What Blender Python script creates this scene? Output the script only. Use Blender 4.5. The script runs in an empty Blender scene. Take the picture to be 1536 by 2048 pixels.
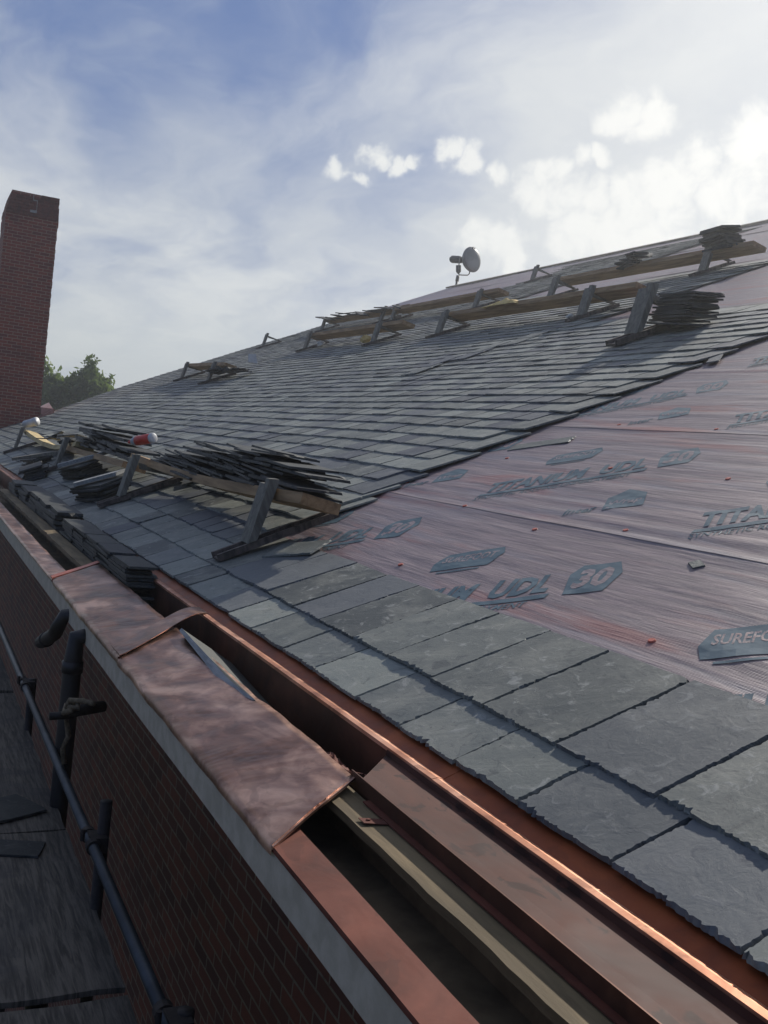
import bpy, bmesh, math, random
from mathutils import Vector, Matrix, noise
R_ = random.Random(7)
scene = bpy.context.scene
col = scene.collection

# ------------------------------------------------------------------ camera
TH = math.radians(23.5602)
CT, ST = math.cos(TH), math.sin(TH)
ZE = 7.0                       # height of the eave above the ground
CX, CZ = -1.3005, ZE + 0.742   # camera
cam_d = bpy.data.cameras.new("camera"); cam = bpy.data.objects.new("camera", cam_d); col.objects.link(cam)
M = ((0.89576379, -0.0786363, 0.43751979), (-0.42962181, 0.09961464, 0.89749765), (0.11415928, 0.99191394, -0.05544732))
cam.matrix_world = Matrix(((M[0][0], M[0][1], -M[0][2], CX), (M[1][0], M[1][1], -M[1][2], 0.0), (M[2][0], M[2][1], -M[2][2], CZ), (0, 0, 0, 1)))
cam_d.sensor_fit = 'HORIZONTAL'; cam_d.sensor_width = 36.0; cam_d.lens = 36.0 * 2005.7 / 1536.0
cam_d.clip_start = 0.05; cam_d.clip_end = 5000
scene.camera = cam
scene.render.resolution_x = 768; scene.render.resolution_y = 1024
scene.view_settings.view_transform = 'Standard'
scene.view_settings.look = 'None'
scene.view_settings.exposure = 0.0
scene.view_settings.gamma = 1.0

# ------------------------------------------------------------------ sun
sd = Vector((.87 * CT - .23 * ST, .42, .87 * ST + .23 * CT)).normalized()
sl = bpy.data.lights.new("sun", 'SUN'); sl.energy = 4.6; sl.angle = math.radians(1.6); sl.color = (1.0, 0.95, 0.87)
so = bpy.data.objects.new("sun", sl); col.objects.link(so)
so.rotation_euler = sd.to_track_quat('Z', 'Y').to_euler()

# ------------------------------------------------------------------ node helper
class NT:
    def __init__(s, tree): s.t = tree; s.n = tree.nodes; s.l = tree.links
    def node(s, typ, ins=None, **kw):
        nd = s.n.new(typ)
        for k, v in kw.items(): setattr(nd, k, v)
        for k, v in (ins or {}).items():
            if isinstance(v, bpy.types.NodeSocket): s.l.new(v, nd.inputs[k])
            else: nd.inputs[k].default_value = v
        return nd
    def math(s, op, a, b=None, c=None, clamp=False):
        ins = {0: a}
        if b is not None: ins[1] = b
        if c is not None: ins[2] = c
        nd = s.node('ShaderNodeMath', ins, operation=op); nd.use_clamp = clamp
        return nd.outputs[0]
    def vmath(s, op, a, b=None, out=0):
        ins = {0: a}
        if b is not None: ins[1] = b
        return s.node('ShaderNodeVectorMath', ins, operation=op).outputs[out]
    def noise(s, vec, scale, detail=6, rough=.55, dist=0.0):
        return s.node('ShaderNodeTexNoise', {'Vector': vec, 'Scale': scale, 'Detail': detail, 'Roughness': rough, 'Distortion': dist}).outputs[0]
    def ramp(s, f, stops, interp='LINEAR'):
        nd = s.node('ShaderNodeValToRGB', {0: f}); cr = nd.color_ramp; cr.interpolation = interp
        while len(cr.elements) < len(stops): cr.elements.new(.5)
        for e, (p, c) in zip(cr.elements, stops):
            e.position = p; e.color = (c[0], c[1], c[2], 1) if hasattr(c, '__len__') else (c, c, c, 1)
        return nd.outputs[0]
    def step(s, f, a, b):
        nd = s.node('ShaderNodeMapRange', {0: f, 1: a, 2: b}); nd.interpolation_type = 'SMOOTHSTEP'; return nd.outputs[0]
    def mix(s, f, a, b, blend='MIX'):
        nd = s.node('ShaderNodeMix', None, data_type='RGBA', blend_type=blend)
        for i, v in ((0, f), (6, a), (7, b)):
            if isinstance(v, bpy.types.NodeSocket): s.l.new(v, nd.inputs[i])
            elif i == 0: nd.inputs[0].default_value = v
            else: nd.inputs[i].default_value = (v[0], v[1], v[2], 1)
        return nd.outputs[2]
    def mapping(s, vec, scale=(1, 1, 1), rot=(0, 0, 0), loc=(0, 0, 0)):
        return s.node('ShaderNodeMapping', {'Vector': vec, 'Location': loc, 'Rotation': rot, 'Scale': scale}).outputs[0]

# ------------------------------------------------------------------ sky
world = bpy.data.worlds.new("World"); scene.world = world; world.use_nodes = True
w = NT(world.node_tree); w.n.clear()
sky = w.node('ShaderNodeTexSky', sky_type='NISHITA')
sky.sun_disc = False; sky.sun_elevation = math.asin(sd.z); sky.sun_rotation = math.atan2(sd.x, sd.y)
sky.air_density = 1.0; sky.dust_density = 0.6; sky.ozone_density = 2.0
D = w.node('ShaderNodeTexCoord').outputs['Generated']
sep = w.node('ShaderNodeSeparateXYZ', {0: D})
zz = w.math('ADD', w.math('MAXIMUM', sep.outputs[2], 0.0), 0.22)
P = w.node('ShaderNodeCombineXYZ', {0: w.math('DIVIDE', sep.outputs[0], zz), 1: w.math('DIVIDE', sep.outputs[1], zz), 2: 0.0}).outputs[0]
def wdir(px, py):
    v = Vector((px - 768.0, 1024.0 - py, 2005.7)); v = Vector([sum(M[i][j] * v[j] for j in range(3)) for i in range(3)]); return v.normalized()
def dotd(v): return w.vmath('DOT_PRODUCT', D, tuple(v), out=1)
sdot = dotd(sd)
sunglow = w.math('POWER', w.math('MAXIMUM', sdot, 0.0), 6.0)
toward = w.step(sdot, -0.25, 0.55)            # the veils are thick on the sun's side and thin out behind
wn = w.node('ShaderNodeTexNoise', {'Vector': P, 'Scale': 1.6, 'Detail': 4.0, 'Roughness': .55}).outputs[1]
PW = w.vmath('ADD', P, w.vmath('MULTIPLY', w.vmath('SUBTRACT', wn, (.5, .5, .5)), (.55, .55, .55)))
veil = w.noise(w.mapping(PW, (1.0, 0.34, 1), (0, 0, 0.75), (.35, .6, 0)), 1.5, 9, .50, 0.2)
veil2 = w.noise(w.mapping(PW, (1.0, 0.5, 1), (0, 0, 0.35), (3.1, 1.7, 0)), 4.6, 8, .54, 0.2)
vv = w.math('ADD', w.math('MULTIPLY', veil, 0.70), w.math('MULTIPLY', veil2, 0.30))
low = w.step(sep.outputs[2], 0.50, 0.10)
bluebias = w.step(dotd(wdir(330, 60)), 0.93, 1.0)
vb = w.math('ADD', vv, w.math('MULTIPLY', low, 0.19))
vb = w.math('SUBTRACT', vb, w.math('MULTIPLY', bluebias, 0.095))
vb = w.math('SUBTRACT', vb, w.math('MULTIPLY', w.step(dotd(wdir(30, 60)), 0.985, 1.0), 0.07))
vb = w.math('ADD', vb, w.math('MULTIPLY', sunglow, 0.10))
vm = w.math('MULTIPLY', w.step(vb, 0.36, 0.66), toward)
pw1 = w.node('ShaderNodeTexNoise', {'Vector': D, 'Scale': 20.0, 'Detail': 5.0, 'Roughness': .52}).outputs[1]
DW = w.vmath('ADD', D, w.vmath('MULTIPLY', w.vmath('SUBTRACT', pw1, (.5, .5, .5)), (.07, .07, .055)))
pn = w.noise(D, 34.0, 8, .60, 0.5)
puff = None
for px, py, r in ((680, 322, 26), (712, 345, 20), (755, 306, 26), (795, 328, 30), (828, 318, 20), (900, 300, 30), (945, 314, 32), (1005, 352, 30), (1225, 232, 44), (1290, 242, 40), (1075, 375, 48), (1130, 395, 48), (1190, 400, 40), (1100, 345, 34),
                  (1160, 318, 30), (1210, 322, 28), (1270, 410, 60), (1340, 380, 60), (1400, 330, 50), (1470, 390, 80), (1160, 470, 70), (1230, 460, 70), (1330, 455, 70), (1500, 280, 60), (1010, 490, 46), (960, 470, 44), (1030, 520, 40)):
    rr = r / 2005.7
    b = w.step(w.vmath('DISTANCE', DW, tuple(wdir(px, py)), out=1), rr * 1.7, rr * .1)
    puff = b if puff is None else w.math('MAXIMUM', puff, b)
pm = w.step(w.math('ADD', w.math('MULTIPLY', puff, 0.62), w.math('MULTIPLY', pn, .95)), 0.56, 1.12)
pm = w.math('MULTIPLY', pm, w.step(puff, 0.0, 0.7))
lum = w.noise(w.mapping(PW, (1, .5, 1), (0, 0, .55), (7, 2, 0)), 2.7, 7, .58, .3)
veilcol = w.mix(w.step(lum, 0.36, 0.64), (5.3, 5.8, 6.5), (7.3, 7.6, 7.7))
veilcol = w.mix(w.math('MULTIPLY', sunglow, 0.85, clamp=True), veilcol, (7.9, 8.0, 8.0))
veilcol = w.mix(w.step(sep.outputs[2], .16, .0), veilcol, (6.3, 6.8, 6.7))
skycol = w.mix(0.85, sky.outputs[0], (1.15, 1.90, 4.2))
c1 = w.mix(w.math('MULTIPLY', vm, 0.96), skycol, veilcol)
c2 = w.mix(w.math('MULTIPLY', pm, 0.92), c1, w.mix(w.math('MULTIPLY', sunglow, 1.2, clamp=True), (8.4, 8.6, 8.5), (9.9, 9.8, 9.4)))
bg = w.node('ShaderNodeBackground', {0: c2, 1: 0.096})
w.node('ShaderNodeOutputWorld', {0: bg.outputs[0]})

# ------------------------------------------------------------------ materials
def new_mat(name):
    m = bpy.data.materials.new(name); m.use_nodes = True; t = NT(m.node_tree); t.n.clear()
    b = t.node('ShaderNodeBsdfPrincipled'); t.node('ShaderNodeOutputMaterial', {0: b.outputs[0]})
    tc = t.node('ShaderNodeTexCoord').outputs['Object']
    return m, t, b, tc
def setin(t, b, **kw):
    for k, v in kw.items():
        k = k.replace('_', ' ')
        if isinstance(v, bpy.types.NodeSocket): t.l.new(v, b.inputs[k])
        else: b.inputs[k].default_value = v
def bump(t, b, h, strength=.3, dist=.01):
    n = t.node('ShaderNodeBump', {'Height': h, 'Strength': strength, 'Distance': dist}); t.l.new(n.outputs[0], b.inputs['Normal']); return n
def simple(name, c1, c2, scale=6, rough=.6, metal=0.0, stretch=(1, 1, 1), bstr=.3, bdist=.004, spec=.5, detail=7, lo=.35, hi=.65):
    m, t, b, tc = new_mat(name)
    v = t.mapping(tc, stretch); n = t.noise(v, scale, detail, .6, .2)
    n2 = t.noise(v, scale * 6, 4, .6)
    setin(t, b, Base_Color=t.mix(t.step(n, lo, hi), c1, c2), Roughness=rough, Metallic=metal)
    b.inputs['Specular IOR Level'].default_value = spec
    bump(t, b, t.math('ADD', n, t.math('MULTIPLY', n2, .5)), bstr, bdist)
    return m

def slate_mat(name, dark=1.0):
    m, t, b, tc = new_mat(name)
    at = t.node('ShaderNodeAttribute', attribute_name='tone'); sp = t.node('ShaderNodeSeparateColor', {0: at.outputs['Color']})
    tone, tone2 = sp.outputs[0], sp.outputs[1]
    off = t.vmath('ADD', tc, t.node('ShaderNodeCombineXYZ', {0: t.math('MULTIPLY', tone, 37.0), 1: 0.0, 2: t.math('MULTIPLY', tone2, 19.0)}).outputs[0])
    big = t.noise(off, 4.5, 6, .6, .6); mid = t.noise(off, 17, 7, .65, .8); fine = t.noise(off, 90, 4, .6)
    grain = t.noise(t.mapping(off, (1.5, 9, 1.5)), 12, 5, .6, .5)
    streak = t.noise(t.mapping(off, (7, 1.2, 2)), 5, 6, .62, .9)
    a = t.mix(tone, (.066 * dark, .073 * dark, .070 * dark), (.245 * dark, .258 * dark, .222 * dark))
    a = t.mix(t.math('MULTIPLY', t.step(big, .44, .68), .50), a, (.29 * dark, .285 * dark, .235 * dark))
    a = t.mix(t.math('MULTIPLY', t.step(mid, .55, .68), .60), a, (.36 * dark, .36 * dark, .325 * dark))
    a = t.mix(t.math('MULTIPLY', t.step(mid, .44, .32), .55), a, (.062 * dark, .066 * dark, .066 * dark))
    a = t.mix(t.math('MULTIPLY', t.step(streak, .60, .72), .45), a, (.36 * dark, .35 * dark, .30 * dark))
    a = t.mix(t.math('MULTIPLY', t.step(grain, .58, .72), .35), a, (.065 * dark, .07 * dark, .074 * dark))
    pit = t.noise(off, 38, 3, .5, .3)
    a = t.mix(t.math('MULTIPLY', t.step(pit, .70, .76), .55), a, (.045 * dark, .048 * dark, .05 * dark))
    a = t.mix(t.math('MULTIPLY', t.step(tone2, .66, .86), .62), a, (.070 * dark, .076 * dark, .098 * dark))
    setin(t, b, Base_Color=a, Roughness=t.math('ADD', t.math('MULTIPLY', mid, .2), .52))
    b.inputs['Specular IOR Level'].default_value = .30
    h = t.math('ADD', t.math('ADD', t.math('MULTIPLY', big, .35), t.math('MULTIPLY', mid, .28)), t.math('MULTIPLY', fine, .07))
    ridge = t.node('ShaderNodeTexNoise', {'Vector': t.mapping(off, (1.4, .8, 1)), 'Scale': 5.0, 'Detail': 7.0, 'Roughness': .6, 'Distortion': .3}).outputs[0]
    terr = t.math('MULTIPLY', t.node('ShaderNodeMath', {0: ridge, 1: 0.085}, operation='SNAP').outputs[0], .45)
    h = t.math('ADD', h, terr)
    bump(t, b, h, .80, .009)
    return m
MAT = {}
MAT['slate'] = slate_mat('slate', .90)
MAT['slate_shaded'] = slate_mat('slate_shade_copy', .24)  # same slate with shade put into its colour, for piles and trough
MAT['slate_side'] = simple('slate_side', (.03, .034, .04), (.06, .065, .07), 40, .7)
MAT['wood_grey'] = simple('weathered_grey_wood', (.125, .115, .09), (.21, .195, .155), 5, .8, stretch=(6, 6, .8), bstr=.4)
MAT['wood_rail'] = simple('weathered_dark_wood', (.05, .04, .034), (.14, .11, .09), 7, .8, stretch=(1, 4, 1), bstr=.4)
MAT['plank'] = simple('staging_plank_wood', (.21, .12, .05), (.38, .235, .11), 4, .75, stretch=(5, .5, 5), bstr=.35)
MAT['plank_pale'] = simple('pale_plank_wood', (.40, .29, .12), (.55, .42, .2), 5, .75, stretch=(5, .6, 5))
MAT['board'] = simple('raw_board_wood', (.085, .057, .022), (.185, .128, .058), 6, .8, stretch=(3, .4, 3), bstr=.4)
MAT['offcut'] = simple('grey_offcut', (.2, .205, .2), (.33, .33, .31), 8, .8, stretch=(6, 1, 6))
MAT['fascia'] = simple('grey_painted_fascia', (.40, .34, .25), (.50, .43, .325), 14, .8, bstr=.2, bdist=.002)
MAT['felt'] = simple('dark_lining_felt', (.09, .065, .035), (.15, .11, .06), 9, .9)
MAT['steel'] = simple('galvanised_tube', (.030, .034, .037), (.060, .068, .074), 5, .5, .4, bstr=.15)
MAT['steel_dark'] = simple('rusty_coupler', (.018, .015, .013), (.04, .03, .025), 30, .7, .4)
MAT['pipe'] = simple('dark_downpipe_paint', (.012, .010, .009), (.022, .018, .016), 8, .55)
MAT['rope'] = simple('jute_rope', (.1, .075, .04), (.2, .15, .09), 60, .95)
MAT['lamp_metal'] = simple('lamp_aluminium', (.13, .14, .145), (.20, .21, .215), 2, .5, .1, bstr=.05)
MAT['lamp_dark'] = simple('lamp_dark_metal', (.04, .045, .05), (.07, .075, .08), 12, .6, .3)
MAT['lamp_pole'] = simple('lamp_pole_metal', (.14, .13, .11), (.2, .19, .16), 12, .6, .3)
MAT['white'] = simple('white_plastic', (.42, .42, .42), (.55, .55, .54), 6, .5, bstr=.05)
MAT['red'] = simple('red_plastic', (.55, .03, .02), (.65, .05, .03), 6, .4, bstr=.02)
MAT['nailcap'] = simple('red_nail_cap', (.42, .08, .04), (.55, .13, .08), 30, .5, bstr=.05)
MAT['yellow'] = simple('yellow_sacking', (.55, .36, .10), (.72, .52, .2), 12, .8)
MAT['paper'] = simple('crumpled_paper', (.55, .52, .45), (.7, .68, .6), 12, .8)
MAT['print'] = simple('blue_ink_print', (.030, .072, .100), (.085, .135, .160), 26, .6, bstr=0, lo=.3, hi=.7, stretch=(1, .25, 1), spec=.3)
MAT['deckwood'] = simple('roof_sheathing', (.15, .11, .07), (.2, .15, .1), 5, .8)
MAT['ridge'] = simple('ridge_strip', (.24, .2, .15), (.32, .28, .21), 5, .8)
MAT['bark'] = simple('bark', (.05, .04, .03), (.1, .08, .06), 8, .9)
MAT['red_copper'] = simple('bright_copper_hem', (.40, .10, .06), (.5, .15, .09), 10, .4, .6, bstr=.1)

def copper(name, c_lo, c_mid, c_hi, rough=.35, metal=.85, bscale=5, bstr=.5, bdist=.02, spots=0.0):
    m, t, b, tc = new_mat(name)
    big = t.noise(tc, 3.0, 5, .52, .9); mid = t.noise(t.mapping(tc, (1.3, .8, 1.3)), 7, 6, .56, .8); f = t.noise(tc, 60, 4, .6)
    mixv = t.math('ADD', t.math('MULTIPLY', big, .6), t.math('MULTIPLY', mid, .4))
    c = t.ramp(mixv, [(.36, c_lo), (.5, c_mid), (.62, c_hi)])
    if spots:
        sp = t.noise(t.mapping(tc, (1, .7, 1), (0, 0, 0), (4, 9, 1)), 13, 4, .55, .6)
        c = t.mix(t.math('MULTIPLY', t.step(sp, .555, .61), spots), c, (c_lo[0] * .45, c_lo[1] * .45, c_lo[2] * .5))
    setin(t, b, Base_Color=c, Metallic=metal, Roughness=t.math('ADD', t.math('MULTIPLY', mid, .3), rough - .12))
    b.inputs['Specular IOR Level'].default_value = .3
    bump(t, b, t.math('ADD', t.noise(tc, bscale, 3, .5, .6), t.math('MULTIPLY', f, .03)), bstr, bdist)
    return m
MAT['coping'] = copper('oxidised_skylit_coping', (.095, .048, .034), (.25, .132, .094), (.52, .33, .25), .34, .85, 3.2, .7, .04, .25)  # oxidation tones; the pale blotches also paint in reflected sky
MAT['coping_red'] = copper('reddish_copper_strip', (.065, .016, .008), (.11, .028, .015), (.165, .050, .030), .7, .10, 7, .4, .01, .3)
MAT['apron'] = copper('reflection_orange_apron', (.14, .026, .006), (.24, .050, .012), (.34, .082, .022), .48, .3, 5, .35, .01, .15)  # orange put into the colour for reflections between slate and copper
MAT['strip'] = copper('skylit_copper_hem', (.34, .13, .07), (.55, .25, .14), (.72, .40, .26), .46, .6, 9, .35, .006, .4)  # paler copper colour, standing in for the sky light on the ledge
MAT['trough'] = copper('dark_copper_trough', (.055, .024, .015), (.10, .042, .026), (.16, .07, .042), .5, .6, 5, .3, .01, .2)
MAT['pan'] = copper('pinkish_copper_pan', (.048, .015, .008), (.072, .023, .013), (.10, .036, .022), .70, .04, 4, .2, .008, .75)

def underlay_mat():
    m, t, b, tc = new_mat('woven_underlayment')
    wn = t.node('ShaderNodeTexNoise', {'Vector': t.mapping(tc, (1, .4, 1)), 'Scale': 1.5, 'Detail': 3.0}).outputs[1]
    v = t.vmath('ADD', tc, t.vmath('MULTIPLY', t.vmath('SUBTRACT', wn, (.5, .5, .5)), (.10, .0, .10)))
    thr = t.noise(t.mapping(v, (9, .50, 9)), 5, 7, .64, .15)
    thr2 = t.noise(t.mapping(v, (30, .9, 30)), 6, 4, .6, .0)
    brd = t.noise(t.mapping(v, (3.4, .30, 3.4), (0, 0, 0), (5, 1, 1)), 3, 5, .6, .2)
    red = t.noise(t.mapping(v, (2.6, .30, 2.6), (0, 0, 0), (2, 3, 1)), 2.0, 6, .62, .3)
    c = t.mix(t.step(thr, .34, .66), (.160, .116, .120), (.285, .205, .198))
    c = t.mix(t.math('MULTIPLY', t.step(thr2, .54, .74), .45), c, (.45, .36, .32))
    c = t.mix(t.math('MULTIPLY', t.step(thr2, .46, .28), .35), c, (.13, .085, .095))
    c = t.mix(t.math('MULTIPLY', t.step(red, .52, .68), .58), c, (.32, .085, .06))
    c = t.mix(t.math('MULTIPLY', t.step(brd, .50, .34), .45), c, (.19, .185, .215))
    wv = t.node('ShaderNodeTexWave', {'Vector': t.mapping(tc, (1, 1, 1)), 'Scale': 62.0, 'Distortion': .4, 'Detail': 1.0}, wave_type='BANDS', bands_direction='X').outputs[1]
    c = t.mix(t.math('MULTIPLY', wv, .22), c, (.085, .06, .075))
    setin(t, b, Base_Color=c, Roughness=.45)
    b.inputs['Specular IOR Level'].default_value = .42
    bump(t, b, t.math('ADD', t.math('ADD', t.math('MULTIPLY', thr, .8), t.math('MULTIPLY', wv, .1)), t.math('MULTIPLY', brd, 1.6)), .6, .010)
    return m
MAT['underlay'] = underlay_mat()

def brick_mat(name, c1, c2, mortar, fac=1.0):
    m, t, b, tc = new_mat(name)
    s = t.node('ShaderNodeSeparateXYZ', {0: tc})
    jit = t.noise(tc, 9, 3, .5)
    v = t.node('ShaderNodeCombineXYZ', {0: t.math('ADD', t.math('ADD', s.outputs[0], s.outputs[1]), t.math('MULTIPLY', jit, .012)), 1: t.math('ADD', s.outputs[2], t.math('MULTIPLY', jit, .006)), 2: 0.0}).outputs[0]
    br = t.node('ShaderNodeTexBrick', {'Vector': v, 'Color1': (*c1, 1), 'Color2': (*c2, 1), 'Mortar': (*mortar, 1), 'Scale': 1.0, 'Mortar Size': .0065, 'Mortar Smooth': .15, 'Bias': -.1, 'Brick Width': .215, 'Row Height': .0755})
    n = t.noise(tc, 26, 6, .65); n2 = t.noise(tc, 1.6, 4, .6)
    c = t.mix(t.math('MULTIPLY', t.step(n, .5, .75), .5), br.outputs[0], (c1[0] * .45, c1[1] * .45, c1[2] * .5))
    c = t.mix(t.math('MULTIPLY', t.step(n2, .5, .7), .35), c, (c2[0] * .5, c2[1] * .6, c2[2] * .7))
    setin(t, b, Base_Color=c, Roughness=.85)
    bump(t, b, t.math('SUBTRACT', t.math('MULTIPLY', n, .4), br.outputs[1]), .7, .008)
    return m
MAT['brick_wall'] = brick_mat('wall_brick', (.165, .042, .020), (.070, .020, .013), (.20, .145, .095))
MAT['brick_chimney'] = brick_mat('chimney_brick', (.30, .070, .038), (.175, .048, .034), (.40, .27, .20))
MAT['brick_crown'] = simple('weathered_crown_brick', (.12, .052, .038), (.20, .075, .055), 14, .9)

def plywood_mat():
    m, t, b, tc = new_mat('weathered_plywood')
    g = t.noise(t.mapping(tc, (14, 1.1, 1)), 5, 7, .65, .5); st = t.noise(tc, 3, 6, .6, .7); f = t.noise(tc, 50, 4, .6)
    c = t.mix(t.step(g, .35, .65), (.050, .040, .028), (.150, .122, .090))
    c = t.mix(t.math('MULTIPLY', t.step(st, .5, .68), .6), c, (.045, .040, .035))
    setin(t, b, Base_Color=c, Roughness=.85)
    bump(t, b, t.math('ADD', g, t.math('MULTIPLY', f, .3)), .5, .006)
    return m
MAT['plywood'] = plywood_mat()

def leaf_mat(name, a, bb):
    m, t, b, tc = new_mat(name)
    rnd = t.node('ShaderNodeAttribute', attribute_name='tone').outputs['Color']
    sp = t.node('ShaderNodeSeparateColor', {0: rnd})
    c = t.mix(sp.outputs[0], a, bb); setin(t, b, Base_Color=c, Roughness=.6)
    tl = t.node('ShaderNodeBsdfTranslucent', {0: c}); mx = t.node('ShaderNodeMixShader', {0: .45, 1: b.outputs[0], 2: tl.outputs[0]})
    t.l.new(mx.outputs[0], next(n for n in t.n if n.type == 'OUTPUT_MATERIAL').inputs[0])
    return m
MAT['leaf'] = leaf_mat('tree_leaves', (.06, .10, .022), (.18, .24, .06))
MAT['grass'] = simple('ground_grass', (.04, .055, .025), (.07, .085, .04), .6, .95, bstr=.5, bdist=.05)

# ------------------------------------------------------------------ geometry helpers
def RP(a, s, h=0.0): return Vector((s * CT - h * ST, a, ZE + s * ST + h * CT))
RF = Matrix(((0, CT, -ST), (1, 0, 0), (0, ST, CT)))     # columns: a, s, n  (left handed frame, used for points only)
def XD(x, y, d): return Vector((x - 1.3005, y, ZE + .742 - d))   # x, depth measured from the camera line

class MB:
    def __init__(s): s.v = []; s.f = []; s.c = []; s.cur = (.5, .5, .5, 1)
    def add(s, vs, fs):
        o = len(s.v); s.v += [tuple(v) for v in vs]
        for f in fs: s.f.append(tuple(i + o for i in f)); s.c.append(s.cur)
    def box8(s, p):   # 4 bottom (ccw) + 4 top
        s.add(p, [(3, 2, 1, 0), (4, 5, 6, 7), (0, 1, 5, 4), (1, 2, 6, 5), (2, 3, 7, 6), (3, 0, 4, 7)])
    def box(s, x0, x1, y0, y1, z0, z1, fn=None):
        p = [(x0, y0, z0), (x1, y0, z0), (x1, y1, z0), (x0, y1, z0), (x0, y0, z1), (x1, y0, z1), (x1, y1, z1), (x0, y1, z1)]
        if fn: p = [fn(*q) for q in p]
        s.box8(p)
    def prism(s, bot, top):
        n = len(bot); s.add(list(bot) + list(top), [tuple(reversed(range(n))), tuple(range(n, 2 * n))] + [(i, (i + 1) % n, n + (i + 1) % n, n + i) for i in range(n)])
    def tube(s, pts, r, seg=12, caps=True):
        pts = [Vector(p) for p in pts]; rr = r if hasattr(r, '__len__') else [r] * len(pts); rings = []
        up = Vector((0, 0, 1))
        for i, p in enumerate(pts):
            d = (pts[min(i + 1, len(pts) - 1)] - pts[max(i - 1, 0)]).normalized()
            u = d.cross(up); u = d.cross(Vector((1, 0, 0))) if u.length < .1 else u
            u.normalize(); v = u.cross(d)
            if rings and u.dot(lu) < 0 and abs(u.dot(lu)) > .5: u = -u; v = -v
            lu = u
            rings.append([p + (u * math.cos(t) + v * math.sin(t)) * rr[i] for t in [2 * math.pi * k / seg for k in range(seg)]])
        vs = [q for ring in rings for q in ring]; fs = []
        for i in range(len(pts) - 1):
            for k in range(seg):
                a = i * seg + k; b = i * seg + (k + 1) % seg; fs.append((a, b, b + seg, a + seg))
        if caps: fs += [tuple(reversed(range(seg))), tuple(range((len(pts) - 1) * seg, len(pts) * seg))]
        s.add(vs, fs)
    def grid(s, fn, nu, nv):
        vs = [fn(i / nu, j / nv) for i in range(nu + 1) for j in range(nv + 1)]
        s.add(vs, [(i * (nv + 1) + j, (i + 1) * (nv + 1) + j, (i + 1) * (nv + 1) + j + 1, i * (nv + 1) + j + 1) for i in range(nu) for j in range(nv)])
    def mesh(s, name, mat, smooth=False, recalc=True):
        me = bpy.data.meshes.new(name); me.from_pydata(s.v, [], s.f); me.materials.append(mat)
        ca = me.color_attributes.new('tone', 'FLOAT_COLOR', 'CORNER')
        buf = []
        for f, c in zip(s.f, s.c): buf += list(c) * len(f)
        ca.data.foreach_set('color', buf)
        if recalc:
            bm = bmesh.new(); bm.from_mesh(me); bmesh.ops.recalc_face_normals(bm, faces=bm.faces); bm.to_mesh(me); bm.free()
        if smooth: me.polygons.foreach_set('use_smooth', [True] * len(me.polygons))
        me.update(); return me
    def build(s, name, mat, parent=None, smooth=False, recalc=True):
        o = bpy.data.objects.new(name, s.mesh(name, mat, smooth, recalc)); col.objects.link(o)
        if parent: o.parent = parent
        return o
def tag(o, label=None, cat=None, group=None, kind=None):
    if label: o['label'] = label
    if cat: o['category'] = cat
    if group: o['group'] = group
    if kind: o['kind'] = kind
    return o
def empty(name, loc=(0, 0, 0)):
    o = bpy.data.objects.new(name, None); o.location = loc; o.empty_display_size = .1; col.objects.link(o); return o
def adopt(root):   # children were built in world coordinates: keep them where they are
    m = Matrix.Translation(root.location).inverted()
    for c in root.children: c.matrix_parent_inverse = m
def copy_tree(o, mat=None):
    c = o.copy(); col.objects.link(c)
    if mat is not None: c.matrix_world = mat
    for ch in o.children:
        d = ch.copy(); col.objects.link(d); d.parent = c; d.matrix_parent_inverse = ch.matrix_parent_inverse.copy()
    return c

# ------------------------------------------------------------------ ground
g = MB(); g.add([(-3000, -3000, 0), (3000, -3000, 0), (3000, 3000, 0), (-3000, 3000, 0)], [(0, 1, 2, 3)])
tag(g.build('ground', MAT['grass']), kind='structure')

# ------------------------------------------------------------------ the building
bld = empty('slate_roofed_building', (0, 0, 0))
tag(bld, 'brick building with half slated roof, pink underlayment and copper gutter', 'building')
EXP = 0.21054; SL = 0.447
RAKE = [(-.2, 25.2), (1.9, 26.0), (4.5, 29.2), (7.4, 30.4), (13, 32.5), (18.7, 34.4), (30, 38)]
def rake(s):
    for (s0, a0), (s1, a1) in zip(RAKE, RAKE[1:]):
        if s <= s1: return a0 + (a1 - a0) * (s - s0) / (s1 - s0)
    return 34.4
RIDGE = 18.7
GLARE_DENSITY = .0021  # density of the added glare volume
def sag(a, s):   # old roof: slight unevenness
    return .022 * noise.noise(Vector((a * .33, s * .4, 0))) if s > .9 else 0.022 * noise.noise(Vector((a * .33, s * .4, 0))) * max(0, s / .9)
# deck
d = MB()
SS = [-.05, 1.9, 4.5, 7.4, 13, RIDGE]
for s0, s1 in zip(SS, SS[1:]):
    d.box8([RP(-3, s0, -.14), RP(-3, s1, -.14), RP(rake(s1), s1, -.14), RP(rake(s0), s0, -.14), RP(-3, s0, -.062), RP(-3, s1, -.062), RP(rake(s1), s1, -.062), RP(rake(s0), s0, -.062)])
rx = RIDGE * CT; rz = ZE + RIDGE * ST
d.box8([(rx + .06, -3, rz - .16), (2 * rx, -3, ZE - .14), (2 * rx, 34.4, ZE - .14), (rx + .06, 34.4, rz - .16), (rx + .06, -3, rz - .06), (2 * rx, -3, ZE - .04), (2 * rx, 34.4, ZE - .04), (rx + .06, 34.4, rz - .06)])
d.build('roof_deck', MAT['deckwood'], bld)
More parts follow.
